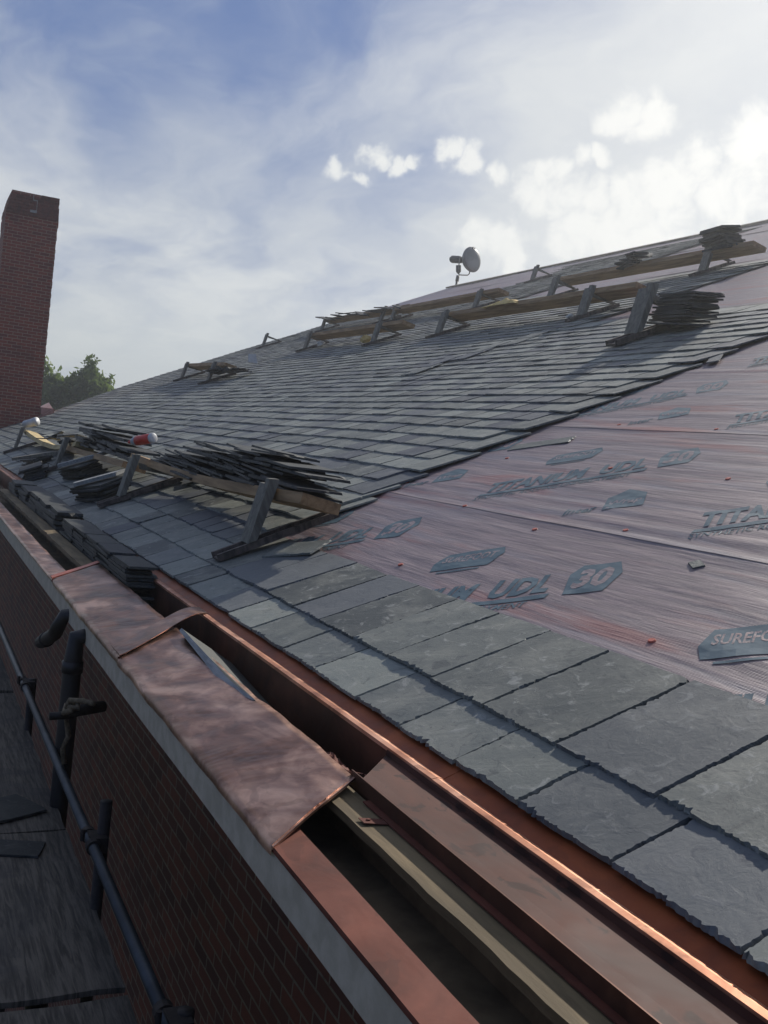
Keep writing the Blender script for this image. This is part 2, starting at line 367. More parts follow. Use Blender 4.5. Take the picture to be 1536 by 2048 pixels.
# far gable wall and near wall under the deck
gw = MB()
for s0, s1 in zip(SS, SS[1:]):
    x0, x1 = s0 * CT + .02, s1 * CT + .02
    gw.box8([(x0, rake(s0) - .35, 0), (x1, rake(s1) - .35, 0), (x1, rake(s1) - .1, 0), (x0, rake(s0) - .1, 0), (x0, rake(s0) - .35, ZE + s0 * ST - .17), (x1, rake(s1) - .35, ZE + s1 * ST - .17), (x1, rake(s1) - .1, ZE + s1 * ST - .17), (x0, rake(s0) - .1, ZE + s0 * ST - .17)])
gw.build('gable_wall', MAT['brick_wall'], bld)
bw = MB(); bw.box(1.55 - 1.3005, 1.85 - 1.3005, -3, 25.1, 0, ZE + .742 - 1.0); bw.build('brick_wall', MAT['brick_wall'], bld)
# ridge strip
rg = MB(); rg.box(-3, 34.3, RIDGE - .22, RIDGE + .03, -.02, .03, lambda a, s, h: RP(a, s, h)); rg.build('ridge_board', MAT['ridge'], bld)

# ---------------- slates
def outline(L, W, step, jag, rng):
    """slate outline in local x (width) y (length, 0 = tail); returns base ring and inset ring"""
    pts = []
    def seg(p, q, j, n):
        for i in range(n):
            t = i / n; x = p[0] + (q[0] - p[0]) * t; y = p[1] + (q[1] - p[1]) * t
            pts.append([x, y, j])
    nW = max(1, int(W / step)); nL = max(1, int(L / step))
    seg((0, 0), (W, 0), 1, nW); seg((W, 0), (W, L), .8, nL); seg((W, L), (0, L), .3, nW); seg((0, L), (0, 0), .8, nL)
    base = []; top = []
    cx, cy = W / 2, L / 2; sd_ = rng.random() * 100
    for x, y, j in pts:
        cl_ = max(0.0, noise.noise(Vector((x * 9 + sd_, y * 9, 3))) + .15) * 1.5      # chips come in clusters
        k = jag * j * (.35 * noise.noise(Vector((x * 7 + sd_, y * 7, 0))) + cl_ * (.9 * noise.noise(Vector((x * 55 + sd_, y * 55, 0))) + (rng.random() ** 3) * .9))
        inx = 1 if x < W * .5 else -1; iny = 1 if y < L * .5 else -1
        ex = min(x, W - x) < 1e-6; ey = min(y, L - y) < 1e-6
        bx = x + (k * inx if ex else 0); by = y + (k * iny if ey else 0)
        e = .0012 + jag * (1.9 * abs(noise.noise(Vector((x * 24 + sd_, y * 24, 5)))) * (.35 + cl_) + (rng.random() ** 3) * .6)
        if j < .5: e *= .4
        elif j < .9: e *= .5
        base.append((bx, by)); top.append((bx + (e * inx if ex else 0), by + (e * iny if ey else 0)))
    return base, top
def edge_a(s, k):
    par = .2 if k % 2 else 0.0
    if k <= 1: return -2.2
    if s < 1.25: return 5.2 + par * .5
    if s < 6.15: return 5.40 + .126 * (s - 1.7) + par
    if s < 9.9: return 10.0 + par + .05 * (s - 6.2)
    if s < 17.2: return 17.4 + par
    return 99
def far_a(s, k):
    r = rake(s)
    if s > 13.2: r = min(r, 22.6 + .5 * noise.noise(Vector((s, 0, 0))) + .25 * (k % 3) + max(0, (s - 15)) * .7)
    return r
cov_near, cov_far = MB(), MB()
k = 0
while k * EXP < 17.1:
    s0 = k * EXP; a1 = far_a(s0, k); a = edge_a(s0, k); rng = random.Random(100 + k)
    first = a
    if k <= 1: a += (.07 if k else .0)
    while a < a1:
        W = rng.uniform(.23, .345) if k > 1 else rng.uniform(.27, .37)
        if a + W > a1: W = max(.08, a1 - a + .02)
        near = a < 7.5 and s0 < 2.6; midd = a < 13 and s0 < 6
        mb = cov_near if (near or midd) else cov_far
        tilt = rng.gauss(0, .0026); lift = abs(rng.gauss(0, .0026)); th = rng.uniform(.009, .013) if near else rng.uniform(.008, .0115)
        ds_ = rng.gauss(0, .0025); gap = rng.uniform(.004, .008)
        tone = min(1, max(0, rng.gauss(.5, .32))); mb.cur = (tone, rng.random(), rng.random(), 1)
        skew = rng.gauss(0, .003)
        jag = (.010 if near else .007 if midd else 0)
        if jag: base, top = outline(SL, W - gap, (.0065 if a < 4.6 else .014) if near else .06, jag, rng)
        else: base = [(0, 0), (W - gap, 0), (W - gap, SL), (0, SL)]; top = base
        sg = [sag(a, s0), sag(a + W, s0), sag(a, s0 + SL), sag(a + W, s0 + SL)]
        def T(x, y, up):
            u = x / W; v = y / SL
            hb = -.004 + lift - (.020 + lift) * v + tilt * (u - .5) * (1 - v)
            sgv = (sg[0] * (1 - u) + sg[1] * u) * (1 - v) + (sg[2] * (1 - u) + sg[3] * u) * v
            curl = .0 if v > .3 else (.3 - v) * .006 * math.sin(u * 6 + tone * 9)
            return RP(a + x, s0 + ds_ + y + skew * (u - .5) * 2, hb + sgv + curl + (th if up else 0))
        mb.prism([T(x, y, 0) for x, y in base], [T(x, y, 1) for x, y in top])
        a += W
    k += 1
slc = cov_near.build('slate_covering', MAT['slate'], bld, recalc=True)
slf = cov_far.build('upper_slate_covering', MAT['slate'], bld)
# ---------------- underlayment rolls
LAPS = [.08, 1.40, 2.72, 4.04, 5.36, 6.68, 8.0, 9.32, 10.64, 11.96, 13.28, 14.6, 15.92, 17.24, RIDGE - .1]
def wr(a, s):
    h = -.036
    for s_, w_, am in ((1.40, .035, .011), (1.53, .03, .009), (1.27, .05, .004), (2.72, .03, .006), (1.63, .02, .004), (4.04, .03, .005), (5.36, .03, .005)):
        sc = s_ + .035 * noise.noise(Vector((a * .8, s_ * 7, 0)))
        h += am * (.75 + .5 * noise.noise(Vector((a * .9, s_ * 3, 4)))) * math.exp(-((s - sc) / w_) ** 2)
    h += .0042 * noise.noise(Vector((a * .9 + s * .6, s * 10, 2))) + .0026 * noise.noise(Vector((a * 2.2, s * 21, 7)))
    return min(h, -.0255) if (s < 1.2 or s > 2.95) and s < .68 else h
NU, NV = 70, 190
def und(a, s):     # height of the laid sheet, as meshed
    i = max(0, min(2, int((s - .08) / 1.32))); s0 = LAPS[i]; sp_ = LAPS[i + 1] + .10 - s0; lift = .002 if i else 0
    p = (s - s0) / sp_ * NU; q = (a + 2.2) / 8.6 * NV; pi_, qi = math.floor(p), math.floor(q); fp, fq = p - pi_, q - qi
    H = lambda x, y: wr(-2.2 + 8.6 * y / NV, s0 + sp_ * x / NU) + lift * (1 - x / NU)
    r = (H(pi_, qi) * (1 - fp) + H(pi_ + 1, qi) * fp) * (1 - fq) + (H(pi_, qi + 1) * (1 - fp) + H(pi_ + 1, qi + 1) * fp) * fq
    return r
for i, (s0, s1) in enumerate(zip(LAPS, LAPS[1:])):
    u = MB(); top = s1 + (.10 if i < len(LAPS) - 2 else 0)
    lift = .002 if i else 0
    if s0 < 4:
        u.grid(lambda p, q: RP(-2.2 + 8.6 * q, s0 + (top - s0) * p, wr(-2.2 + 8.6 * q, s0 + (top - s0) * p) + lift * (1 - p)), 70, 190)
        u.grid(lambda p, q: RP(6.4 + (rake(s0 + .6) - .3 - 6.4) * q, s0 + (top - s0) * p, -.034 + lift * (1 - p)), 1, 8)
    else:
        e = [0]
        u.grid(lambda p, q: RP(-3 + (rake(s0 + (top - s0) * p) - .06 + 3) * q, s0 + (top - s0) * p, sag(-3 + 34 * q, s0) - .034 + lift * (1 - p) + .004 * noise.noise(Vector((q * 30, (s0 + p) * 8, 1)))), 14, 60)
    o = u.build('underlayment_roll', MAT['underlay'], bld, smooth=True, recalc=False)
bk = MB(); bk.box8([(rx + .02, -3, rz - .05), (2 * rx, -3, ZE - .035), (2 * rx, 34.3, ZE - .035), (rx + .02, 34.3, rz - .05), (rx + .02, -3, rz - .03), (2 * rx, -3, ZE - .03), (2 * rx, 34.3, ZE - .03), (rx + .02, 34.3, rz - .03)])
bk.build('underlayment_roll', MAT['underlay'], bld)

# ---------------- printed marks on the underlayment
E1 = Vector((-.735, .678)); E2 = Vector((.678, .735))
def text_polys(body, width, height, shear=.25, bold=.02):
    cu = bpy.data.curves.new('t', 'FONT'); cu.body = body; cu.size = 1; cu.shear = shear; cu.offset = bold; cu.resolution_u = 2
    ob = bpy.data.objects.new('t', cu); col.objects.link(ob)
    dg = bpy.context.evaluated_depsgraph_get(); me = bpy.data.meshes.new_from_object(ob.evaluated_get(dg))
    bpy.data.objects.remove(ob); 
    bm = bmesh.new(); bm.from_mesh(me); bpy.data.meshes.remove(me)
    xs = [v.co.x for v in bm.verts]; ys = [v.co.y for v in bm.verts]
    x0, x1, y0, y1 = min(xs), max(xs), min(ys), max(ys)
    for v in bm.verts: v.co.x = (v.co.x - x0) / (x1 - x0) * width; v.co.y = (v.co.y - y0) / (y1 - y0) * height; v.co.z = 0
    return bm
def poly_bm(pts):
    bm = bmesh.new(); bm.faces.new([bm.verts.new((x, y, 0)) for x, y in pts]); return bm
def mark_pieces():
    """list of (bmesh, dx, dy, level, ink?) around the top-left corner of the large word"""
    out = []
    def T(body, x, y, wd, ht, lv=0, ink=True, shear=.25, bold=.02): out.append((text_polys(body, wd, ht, shear, bold), x, y, lv, ink))
    def Pg(pts, lv=0, ink=True): out.append((poly_bm(pts), 0, 0, lv, ink))
    T('TITANIUM', 0.0, -.145, .535, .142, bold=.045); T('UDL', .60, -.145, .235, .142, bold=.045)
    Pg([(-.03, -.190), (.84, -.190), (.85, -.160), (-.02, -.160)])
    T('SYNTHETIC ROOFING UNDERLAYMENT', -.04, -.240, .82, .042, bold=.015)
    Pg([(.90, -.180), (1.045, -.185), (1.095, -.06), (1.075, .03), (.935, .035), (.895, -.03)])
    T('30', .915, -.145, .145, .145, 1, False, bold=.04)
    Pg([(.245, .170), (.50, .170), (.545, .265), (.53, .325), (.275, .325), (.235, .235)])
    T('SUREFOOT', .270, .235, .245, .060, 1, False, bold=.02)
    Pg([(.28, .143), (.47, .143), (.472, .155), (.282, .155)])
    Pg([(.72, -.65), (.90, -.65), (.90, -.51), (.81, -.44), (.72, -.51)])
    T('Inter', .54, -.65, .15, .07, 0, True, bold=.02); T('Wrap', .735, -.62, .15, .07, 1, False, bold=.02)
    return out
PCS = mark_pieces()
def make_mark(a0, s0, detail):
    ink = MB(); opn = MB()
    for bm0, dx, dy, lv, isink in PCS:
        bm = bm0.copy()
        if detail:
            for ax, n in ((0, 26), (1, 10)):
                xs = [v.co[ax] for v in bm.verts]; lo, hi = min(xs), max(xs); st = .035
                q = lo + st
                while q < hi:
                    no = Vector((1, 0, 0)) if ax == 0 else Vector((0, 1, 0))
                    bmesh.ops.bisect_plane(bm, geom=bm.verts[:] + bm.edges[:] + bm.faces[:], plane_co=no * q, plane_no=no); q += st
        mb = ink if isink else opn
        bm.verts.index_update()
        vs = []
        for v in bm.verts:
            x = v.co.x + dx; y = (v.co.y + dy) * 1.28; a = a0 + E1.x * x + E2.x * y; s = s0 + E1.y * x + E2.y * y
            base = und(a, s) if detail else -.034 + sag(a, s)
            vs.append(RP(a, s, base + (.0021 if detail else .006) + .0006 * lv))
        mb.add(vs, [[v.index for v in f.verts] for f in bm.faces]); bm.free()
    o = ink.build('printed_lettering', MAT['print'], bld, recalc=False); opn.build('open_lettering', MAT['underlay'], o, recalc=False)
for i in range(7):
    for kk in range(-3, 4):
        if i == 0: a0, s0 = 3.70, .457
        else: a0, s0 = 4.644 - .47 * (i - 1), 1.734 + 1.31 * (i - 1)
        a0 -= 1.59 * kk; lim = 5.9 if i < 4 else 9.8
        while i >= 4 and kk == -3 and a0 < 8: a0 += 0; break
        if a0 > lim + .5 or a0 < .2 + i * .45: continue
        make_mark(a0, s0, i < 3)
for b_, *_r in PCS: b_.free()
# cap nails
nails = [(1302, 1273), (800, 1124), (813, 962), (929, 1009), (1068, 1053), (1250, 1054), (1455, 951), (1220, 931), (1013, 912), (1237, 845), (1432, 853)]
def unproj(px, py, h=0.0):   # where a sight line meets the roof plane: used once, to read positions off the plan
    v = Vector((px - 768.0, 1024.0 - py, 2005.7)); v = Vector([sum(M[i][j] * v[j] for j in range(3)) for i in range(3)])
    n_ = Vector((-ST, 0, CT)); o_ = Vector((CX, 0, CZ)); t = (RP(0, 0, h) - o_).dot(n_) / v.dot(n_); p = o_ + v * t
    q = p - Vector((0, 0, ZE)); return q.y, q.x * CT + q.z * ST
for px, py in nails:
    a, s = unproj(px, py, -.02); nb = MB(); c = [RP(a + .013 * math.cos(t), s + .013 * math.sin(t), wr(a, s) + .001) for t in [k * math.pi / 6 for k in range(12)]]
    t_ = [RP(a + .011 * math.cos(t), s + .011 * math.sin(t), wr(a, s) + .006) for t in [k * math.pi / 6 for k in range(12)]]
    nb.prism(c, t_); nb.build('cap_nail', MAT['nailcap'], bld)

# ---------------- eave: fascia, gutter, copper
YN, YF = -2.5, 25.2
fa = MB()
prev = None
ny = 60
for i in range(ny):
    y0 = YN + (YF - YN) * (i / ny) ** 1.5; y1 = YN + (YF - YN) * ((i + 1) / ny) ** 1.5
    j = lambda y: .004 * noise.noise(Vector((y * 1.3, 0, 0)))
    fa.box8([XD(.792 + j(y0), y0, .966), XD(.875, y0, .966), XD(.875, y1, .966), XD(.792 + j(y1), y1, .966), XD(.790 + j(y0 + 9), y0, .866), XD(.875, y0, .866), XD(.875, y1, .866), XD(.790 + j(y1 + 9), y1, .866)])
fa.build('fascia_board', MAT['fascia'], bld)
sf = MB(); sf.box8([XD(.84, YN, .985), XD(1.70, YN, .985), XD(1.70, YF, .985), XD(.84, YF, .985), XD(.84, YN, .9665), XD(1.70, YN, .9665), XD(1.70, YF, .9665), XD(.84, YF, .9665)])
sf.build('soffit_board', MAT['deckwood'], bld)
gut = empty('copper_gutter', (0, 0, 0)); gut.parent = bld
def sheet(name, prof, y0, y1, mat, n=40, dent=0.0, parent=gut, th=.002, slant=(0, 0), seed=0, fold=None):
    """profile of (x, depth) swept along the eave; slant shifts the near / far ends with x"""
    xs0 = prof[0][0]; xs1 = prof[-1][0]; mb = MB()
    fine = []
    for (p, q) in zip(prof, prof[1:]):
        m = max(1, int(math.hypot(q[0] - p[0], q[1] - p[1]) / (.02 if dent else .2)))
        fine += [(p[0] + (q[0] - p[0]) * i / m, p[1] + (q[1] - p[1]) * i / m) for i in range(m)]
    fine.append(prof[-1]); L = len(fine)
    def P(u, v, off):
        i = v * (L - 1); k = min(int(i), L - 2); f = i - k; x = fine[k][0] * (1 - f) + fine[k + 1][0] * f; dd = fine[k][1] * (1 - f) + fine[k + 1][1] * f
        r = (x - xs0) / (xs1 - xs0) if xs1 != xs0 else 0
        ya = y0 + slant[0] * r; yb = y1 + slant[1] * r; y = ya + (yb - ya) * u
        dn = dent * (noise.noise(Vector((x * 5 + seed, y * 4.2, seed))) + .45 * noise.noise(Vector((x * 13 + seed, y * 10, seed + 4)))) if dent else 0
        return XD(x, y, dd - dn + off)
    mb.grid(lambda u, v: P(u, v, 0), n, L - 1)
    if th:
        a = [P(i / n, 0, 0) for i in range(n + 1)]; b = [P(i / n, 0, th * 3) for i in range(n + 1)]
        mb.add(a + b, [(i, i + 1, n + 2 + i, n + 1 + i) for i in range(n)])
        a = [P(0, i / (L - 1), 0) for i in range(L)]; b = [P(0, i / (L - 1), th * 3) for i in range(L)]
        mb.add(a + b, [(i, i + 1, L + 1 + i, L + i) for i in range(L - 1)])
    return mb.build(name, mat, parent, smooth=dent > .002, recalc=False)
# apron in lengths with small laps
yy = YN; rng = random.Random(3); q = 0
while yy < YF:
    ln = rng.uniform(1.3, 1.9); e = .0012 * (q % 2)
    sheet('copper_apron', [(1.40, .717 - e), (1.2627, .7755 - e)], yy, min(yy + ln + .03, YF), MAT['apron'], 10, .0012, seed=q)
    sheet('copper_hem_strip', [(1.2627, .7735 - e), (1.2475, .7700 - e), (1.232, .7725 - e), (1.2318, .782)], yy, min(yy + ln + .01, YF), MAT['strip'], 30, 0, seed=q + 9)
    yy += ln; q += 1
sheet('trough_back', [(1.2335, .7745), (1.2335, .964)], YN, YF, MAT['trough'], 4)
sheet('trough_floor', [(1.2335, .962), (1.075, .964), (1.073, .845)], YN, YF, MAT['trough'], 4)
# near pan and its folded lips
sheet('gutter_pan', [(1.230, .778), (1.228, .793), (1.118, .792), (1.078, .790)], YN, 2.34, MAT['pan'], 40, .0014, slant=(0, -.18))
sheet('pan_lip', [(1.078, .787), (1.0745, .787), (1.0735, .822)], YN, 2.22, MAT['trough'], 30, .0008)
sheet('pan_flange', [(1.0745, .8215), (1.056, .8225), (1.0555, .826)], YN, 2.1, MAT['coping_red'], 30, .0008)
# raw board under the flange
wb = MB(); n = 90; y0, y1 = YN, 2.6
def wl(y): return (.990 + .014 * noise.noise(Vector((y * 2.6, 1, 0)))) + .004 * noise.noise(Vector((y * 15, 2, 0)))
for i in range(n):
    a, b = y0 + (y1 - y0) * i / n, y0 + (y1 - y0) * (i + 1) / n
    wb.box8([XD(wl(a) - .002, a, .85), XD(1.0725, a, .85), XD(1.0725, b, .85), XD(wl(b) - .002, b, .85), XD(wl(a), a, .832), XD(1.0725, a, .8285), XD(1.0725, b, .8285), XD(wl(b), b, .832)])
wb.build('raw_edge_board', MAT['board'], bld)
wb = MB(); y0, y1 = 5.75, 11.5; n = 60
for i in range(n):
    a, b = y0 + (y1 - y0) * i / n, y0 + (y1 - y0) * (i + 1) / n
    f = lambda y: .985 + .012 * noise.noise(Vector((y * 5, 3, 0)))
    wb.box8([XD(f(a), a, .85), XD(1.0725, a, .85), XD(1.0725, b, .85), XD(f(b), b, .85), XD(f(a), a, .822), XD(1.0725, a, .818), XD(1.0725, b, .818), XD(f(b), b, .822)])
wb.build('raw_edge_board', MAT['board'], bld)
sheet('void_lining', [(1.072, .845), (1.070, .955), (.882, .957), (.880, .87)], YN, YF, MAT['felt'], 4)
# wall-head strip
sheet('wall_head_strip', [(.786, .8665), (.787, .861), (.878, .859), (.879, .885)], YN, 5.6, MAT['coping_red'], 160, .0012)
sheet('wall_head_strip', [(.786, .8665), (.787, .860), (.90, .856), (.902, .885)], 5.56, YF, MAT['coping'], 120, .004, seed=4)
# coping sheets
CP = [(.783, .873), (.784, .855), (.90, .829), (1.0, .809), (1.075, .799), (1.078, .812)]
sheet('coping_sheet', CP, 1.965, 3.70, MAT['coping'], 90, .007, slant=(.24, .33), seed=1)
sheet('coping_sheet', [(x, dd - .002) for x, dd in CP], 3.70, 5.50, MAT['coping'], 90, .007, slant=(.33, .30), seed=2)
# folded rims of the sheets
def rim(y, sl, mat, name, w_=.012, x0=.783, x1=1.078, dz=.0):
    mb = MB(); n = 24
    def P(u, k):
        x = x0 + (x1 - x0) * u; dd = .855 + (.799 - .855) * ((x - .784) / (1.075 - .784)); dn = .007 * (noise.noise(Vector((x * 5 + 1, (y + sl * u) * 4.2, 1))))
        o = ((0, 0), (w_, 0), (w_, .006), (0, .006))[k]; return XD(x, y + sl * u + o[0] - w_, dd - dn - .0005 - dz + (0 if k > 1 else 0) - o[1] * .4)
    for i in range(n):
        mb.box8([P(i / n, 0) - Vector((0, 0, .007)), P(i / n, 1) - Vector((0, 0, .007)), P((i + 1) / n, 1) - Vector((0, 0, .007)), P((i + 1) / n, 0) - Vector((0, 0, .007)), P(i / n, 0), P(i / n, 1), P((i + 1) / n, 1), P((i + 1) / n, 0)])
    return mb.build(name, mat, gut)
rim(1.968, .24, MAT['coping'], 'sheet_rim', .010)
rim(5.60, .30, MAT['red_copper'], 'sheet_rim', .07, dz=.008)
# seam strap running over the trough
sp = MB(); n = 26
def SPp(u, e):
    x = .79 + (1.262 - .79) * u; dd = .851 + (.776 - .851) * min(1, u / .62) if u < .62 else .776 - .012 * math.sin((u - .62) / .38 * math.pi) + .0 
    y = 3.70 + .52 * u ** 1.15; return XD(x, y + e * (.17 - .03 * u), dd - .008)
for i in range(n):
    u0, u1 = i / n, (i + 1) / n; dz = Vector((0, 0, -.003))
    sp.box8([SPp(u0, 0) + dz, SPp(u1, 0) + dz, SPp(u1, 1) + dz, SPp(u0, 1) + dz, SPp(u0, 0), SPp(u1, 0), SPp(u1, 1), SPp(u0, 1)])
sp.build('seam_strap', MAT['coping'], gut)
# little copper clip on the raw board
cl = MB(); cl.box(0, .055, -.016, .016, 0, .002, lambda x, y, z: XD(1.055 - x * .95, 1.975 + y + x * .3, .8265 - z)); cl.tube([XD(1.02, 1.99, .8250), XD(1.02, 1.99, .8215)], .005, 8)
cl.build('copper_clip', MAT['coping_red'], gut)
# soldered, blackened spots and torn copper near the pan head
tr = MB()
def torn(u, v):
    x = 1.083 + .085 * v * (1 - .35 * u) + .012 * noise.noise(Vector((u * 9, v * 3, 1))); y = 2.32 + .75 * u + .03 * noise.noise(Vector((u * 5, v * 9, 2)))
    return XD(x, y, .812 + .035 * v + .05 * u - .020 * noise.noise(Vector((x * 30, y * 14, 5))) - .010 * noise.noise(Vector((x * 90, y * 50, 6))))
tr.grid(torn, 60, 14); tr.build('torn_copper_flap', MAT['coping_red'], gut, recalc=False)
dg = MB(); rng = random.Random(12)
for i in range(260):
    c = (rng.uniform(1.085, 1.225), rng.uniform(2.5, 5.2) if i % 3 else rng.uniform(2.4, 3.1), .9605); r = rng.uniform(.003, .011)
    n_ = 6; ring = [(c[0] + r * rng.uniform(.5, 1.2) * math.cos(k * 1.047), c[1] + 1.5 * r * rng.uniform(.5, 1.2) * math.sin(k * 1.047)) for k in range(n_)]
    dg.prism([XD(x, y, c[2]) for x, y in ring], [XD(c[0] + (x - c[0]) * .6, c[1] + (y - c[1]) * .6, c[2] - r * .6) for x, y in ring])
tag(dg.build('gutter_grit', MAT['slate_shaded'], gut), kind='stuff')

# downpipes
for (pts, r) in (([XD(.86, 4.93, .925), XD(.775, 4.95, .94), XD(.755, 4.98, 1.0), XD(.755, 5.06, 1.05), XD(.755, 5.30, 1.13), XD(.755, 5.50, 1.19)], .034), ([XD(.84, 4.46, .93), XD(.76, 4.47, .945), XD(.755, 4.475, 1.05), XD(.755, 4.48, 1.5), XD(.755, 4.48, 2.6), XD(.755, 4.48, 7.7)], .040)):
    m_ = MB(); m_.tube(pts, r, 14); dp = m_.build('downpipe', MAT['pipe'], bld, smooth=True)
    m_ = MB(); i = 2 if r > .036 else 4; dv = (Vector(pts[i + 1]) - Vector(pts[i])).normalized(); m_.tube([pts[i], Vector(pts[i]) + dv * .05], r + .006, 14); m_.build('pipe_collar', MAT['pipe'], dp, smooth=True)

# ---------------- chimney
ch = MB(); x0, x1 = 1.79 - 1.3005, 2.965 - 1.3005; zt = CZ + 5.21; y0, y1 = 25.55, 26.75; z = 0; rng = random.Random(9); hgt = .0755
zb = CZ - 1.6; ch.box(x0, x1, y0, y1, 0, zb)
z = zb; zsh = CZ + 4.70
while z < zt - .02:
    f = max(0, (z - zsh) / (zt - zsh)); j = [rng.uniform(-.006, .006) for _ in range(4)]
    xr = x1 - (.0 if z < zsh - .1 else .02 * f) + (.012 if zsh - .2 < z < zsh else 0)
    ch.box(x0 + .11 * f + j[0], xr + j[1], y0 + j[2], y1 + j[3], z + .0003, z + hgt)
    z += hgt
    zlast = z
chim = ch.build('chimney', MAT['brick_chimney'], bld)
cr = MB(); z = zlast - 7 * hgt
for r_ in range(7):      # the darker top courses, brick by brick
    x = x0 + .025 * r_ * .75 - .006; xe = x1 - .003 * r_ + .008; off = .11 if r_ % 2 else .0; first = True
    while x < xe - .03:
        wd = min((.215 - off if first and off else .215), xe - x)
        if not (r_ == 6 and rng.random() < .18) and not (r_ >= 5 and .40 < (x - x0) / (x1 - x0) < .46):
            e = rng.uniform(-.005, .008); cr.box(x + .003, x + wd - .003, y0 - .014 - e, y0 + .1, z + .004, z + hgt - .004 + (rng.uniform(0, .012) if r_ == 6 else 0))
            cr.box(x + .003, x + wd - .003, y1 - .1, y1 + .012, z + .004, z + hgt - .004)
        x += wd; first = False
    z += hgt
cr.build('chimney_crown', MAT['brick_crown'], chim)
ck = MB()
for (xa, za, xb, zb_) in ((.50, -.02, .50, -.16), (.50, -.16, .58, -.17), (.58, -.17, .58, -.40), (.58, -.40, .46, -.45)):
    ck.box(x0 + min(xa, xb) * 1.15 - .006, x0 + max(xa, xb) * 1.15 + .006, y0 - .030, y0 - .012, zt + min(za, zb_) - .006, zt + max(za, zb_) + .006)
ck.build('mortar_crack', simple('pale_mortar', (.3, .27, .25), (.4, .36, .33), 20, .9), chim)
ff = MB(); ff.box8([RP(25.3, 1.15, -.02), RP(25.3, 2.1, -.02), RP(27.2, 2.35, -.02), RP(27.2, 1.15, -.02), RP(25.3, 1.75, .0), RP(25.3, 2.15, .10), RP(27.0, 2.3, .22), RP(27.2, 1.75, .12)])
ff.box(x1 + .001, x1 + .30, y0 - .2, y0 + .9, CZ + .05, CZ + .22)
ff.build('copper_flashing', simple('fresh_copper', (.42, .20, .15), (.55, .30, .24), 5, .4, .5), chim)

# ------------------------------------------------------------------ loose slate prototypes
PROTO = []
for i in range(8):
    rng = random.Random(40 + i); mb = MB(); mb.cur = (rng.random() * .8, rng.random(), rng.random(), 1)
    W, L = rng.uniform(.24, .29), rng.uniform(.40, .46); base, top = outline(L, W, .035, .012, rng); t = rng.uniform(.007, .010)
    # local x = length along the eave, y = width
    mb.prism([(y - L / 2, x - W / 2, 0) for x, y in base], [(y - L / 2, x - W / 2, t) for x, y in top]); 
    PROTO.append([mb.mesh('loose_slate', MAT['slate_shaded']), mb.mesh('loose_slate', MAT['slate'])])  # copy coloured as shaded, then copy coloured as lit
NSL = [0]
def slate(a, s, h, yaw=0, pitch=0, roll=0, label=None, group=None, lit=False, proto=None, scale=(1, 1, 1)):
    """yaw about the roof normal, pitch lifts the far (+a) end, roll lifts the up-slope side"""
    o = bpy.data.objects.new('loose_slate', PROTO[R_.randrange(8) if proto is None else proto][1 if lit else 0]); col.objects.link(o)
    # right handed local frame: x = a, y = -s, z = n
    F = Matrix(((0, -CT, -ST), (1, 0, 0), (0, -ST, CT))).to_4x4()
    rot = Matrix.Rotation(-yaw, 4, 'Z') @ Matrix.Rotation(-pitch, 4, 'Y') @ Matrix.Rotation(-roll, 4, 'X')
    o.matrix_world = Matrix.Translation(RP(a, s, h)) @ F @ rot @ Matrix.Diagonal((*scale, 1))
    tag(o, label, 'slate', group); NSL[0] += 1
    return o
def stack(a, s, h, n, label, group, yaw=0, dh=.011, spread=.012, pitch=0, roll=0, lit_top=False, drift=(0, 0)):
    for i in range(n):
        slate(a + R_.gauss(0, spread) + drift[0] * i, s + R_.gauss(0, spread) + drift[1] * i, h + i * dh, yaw + R_.gauss(0, .035), pitch, roll + R_.gauss(0, .006), label, group, lit_top and i >= n - 1)

# ------------------------------------------------------------------ roof brackets (prototype at roof a=0, s=0)
def bracket_meshes():
    fn = lambda a, s, h: (a, s, h)
    rail = MB()
    rail.box(-.06, .06, 0, .70, .0, .012); rail.box(-.06, -.040, 0, .70, .0125, .036); rail.box(.040, .06, 0, .70, .0125, .036)
    up = MB(); W_ = .068
    up.box8([(-W_, .17, .0385), (W_, .17, .0385), (W_, .222, .0385), (-W_, .222, .0385), (-W_, .365, .300), (W_, .365, .300), (W_, .418, .282), (-W_, .418, .282)])
    up.box8([(-W_, .365, .3005), (-.01, .365, .3005), (-.01, .418, .2825), (-W_, .418, .2825), (-W_, .380, .325), (-.01, .380, .325), (-.01, .430, .305), (-W_, .430, .305)])
    arm = MB(); arm.box8([(-.022, .655, .038), (.022, .655, .038), (.022, .692, .038), (-.022, .692, .038), (-.022, .40, .190), (.022, .40, .190), (.022, .405, .245), (-.022, .405, .245)])
    return rail, up, arm
rail, up, arm = bracket_meshes()
F3 = Matrix(((0, -CT, -ST), (1, 0, 0), (0, -ST, CT)))
def to_local(mb):  # (a, s, h) -> right handed local (a, -s, h)
    mb.v = [(x, -y, z) for x, y, z in mb.v]; return mb
BM = [to_local(rail).mesh('rail', MAT['wood_rail']), to_local(up).mesh('upright', MAT['wood_grey']), to_local(arm).mesh('arm', MAT['wood_grey'])]
def bracket(a, s, label, yaw=0.0, sc=1.0, h=.012):
    r = empty('roof_bracket'); r.matrix_world = Matrix.Translation(RP(a, s, h)) @ F3.to_4x4() @ Matrix.Rotation(yaw, 4, 'Z') @ Matrix.Scale(sc, 4)
    for nm, me in zip(('rail', 'upright', 'arm'), BM):
        c = bpy.data.objects.new(nm, me); col.objects.link(c); c.parent = r
    tag(r, label, 'roof bracket', 'wooden roof brackets carrying the staging'); return r
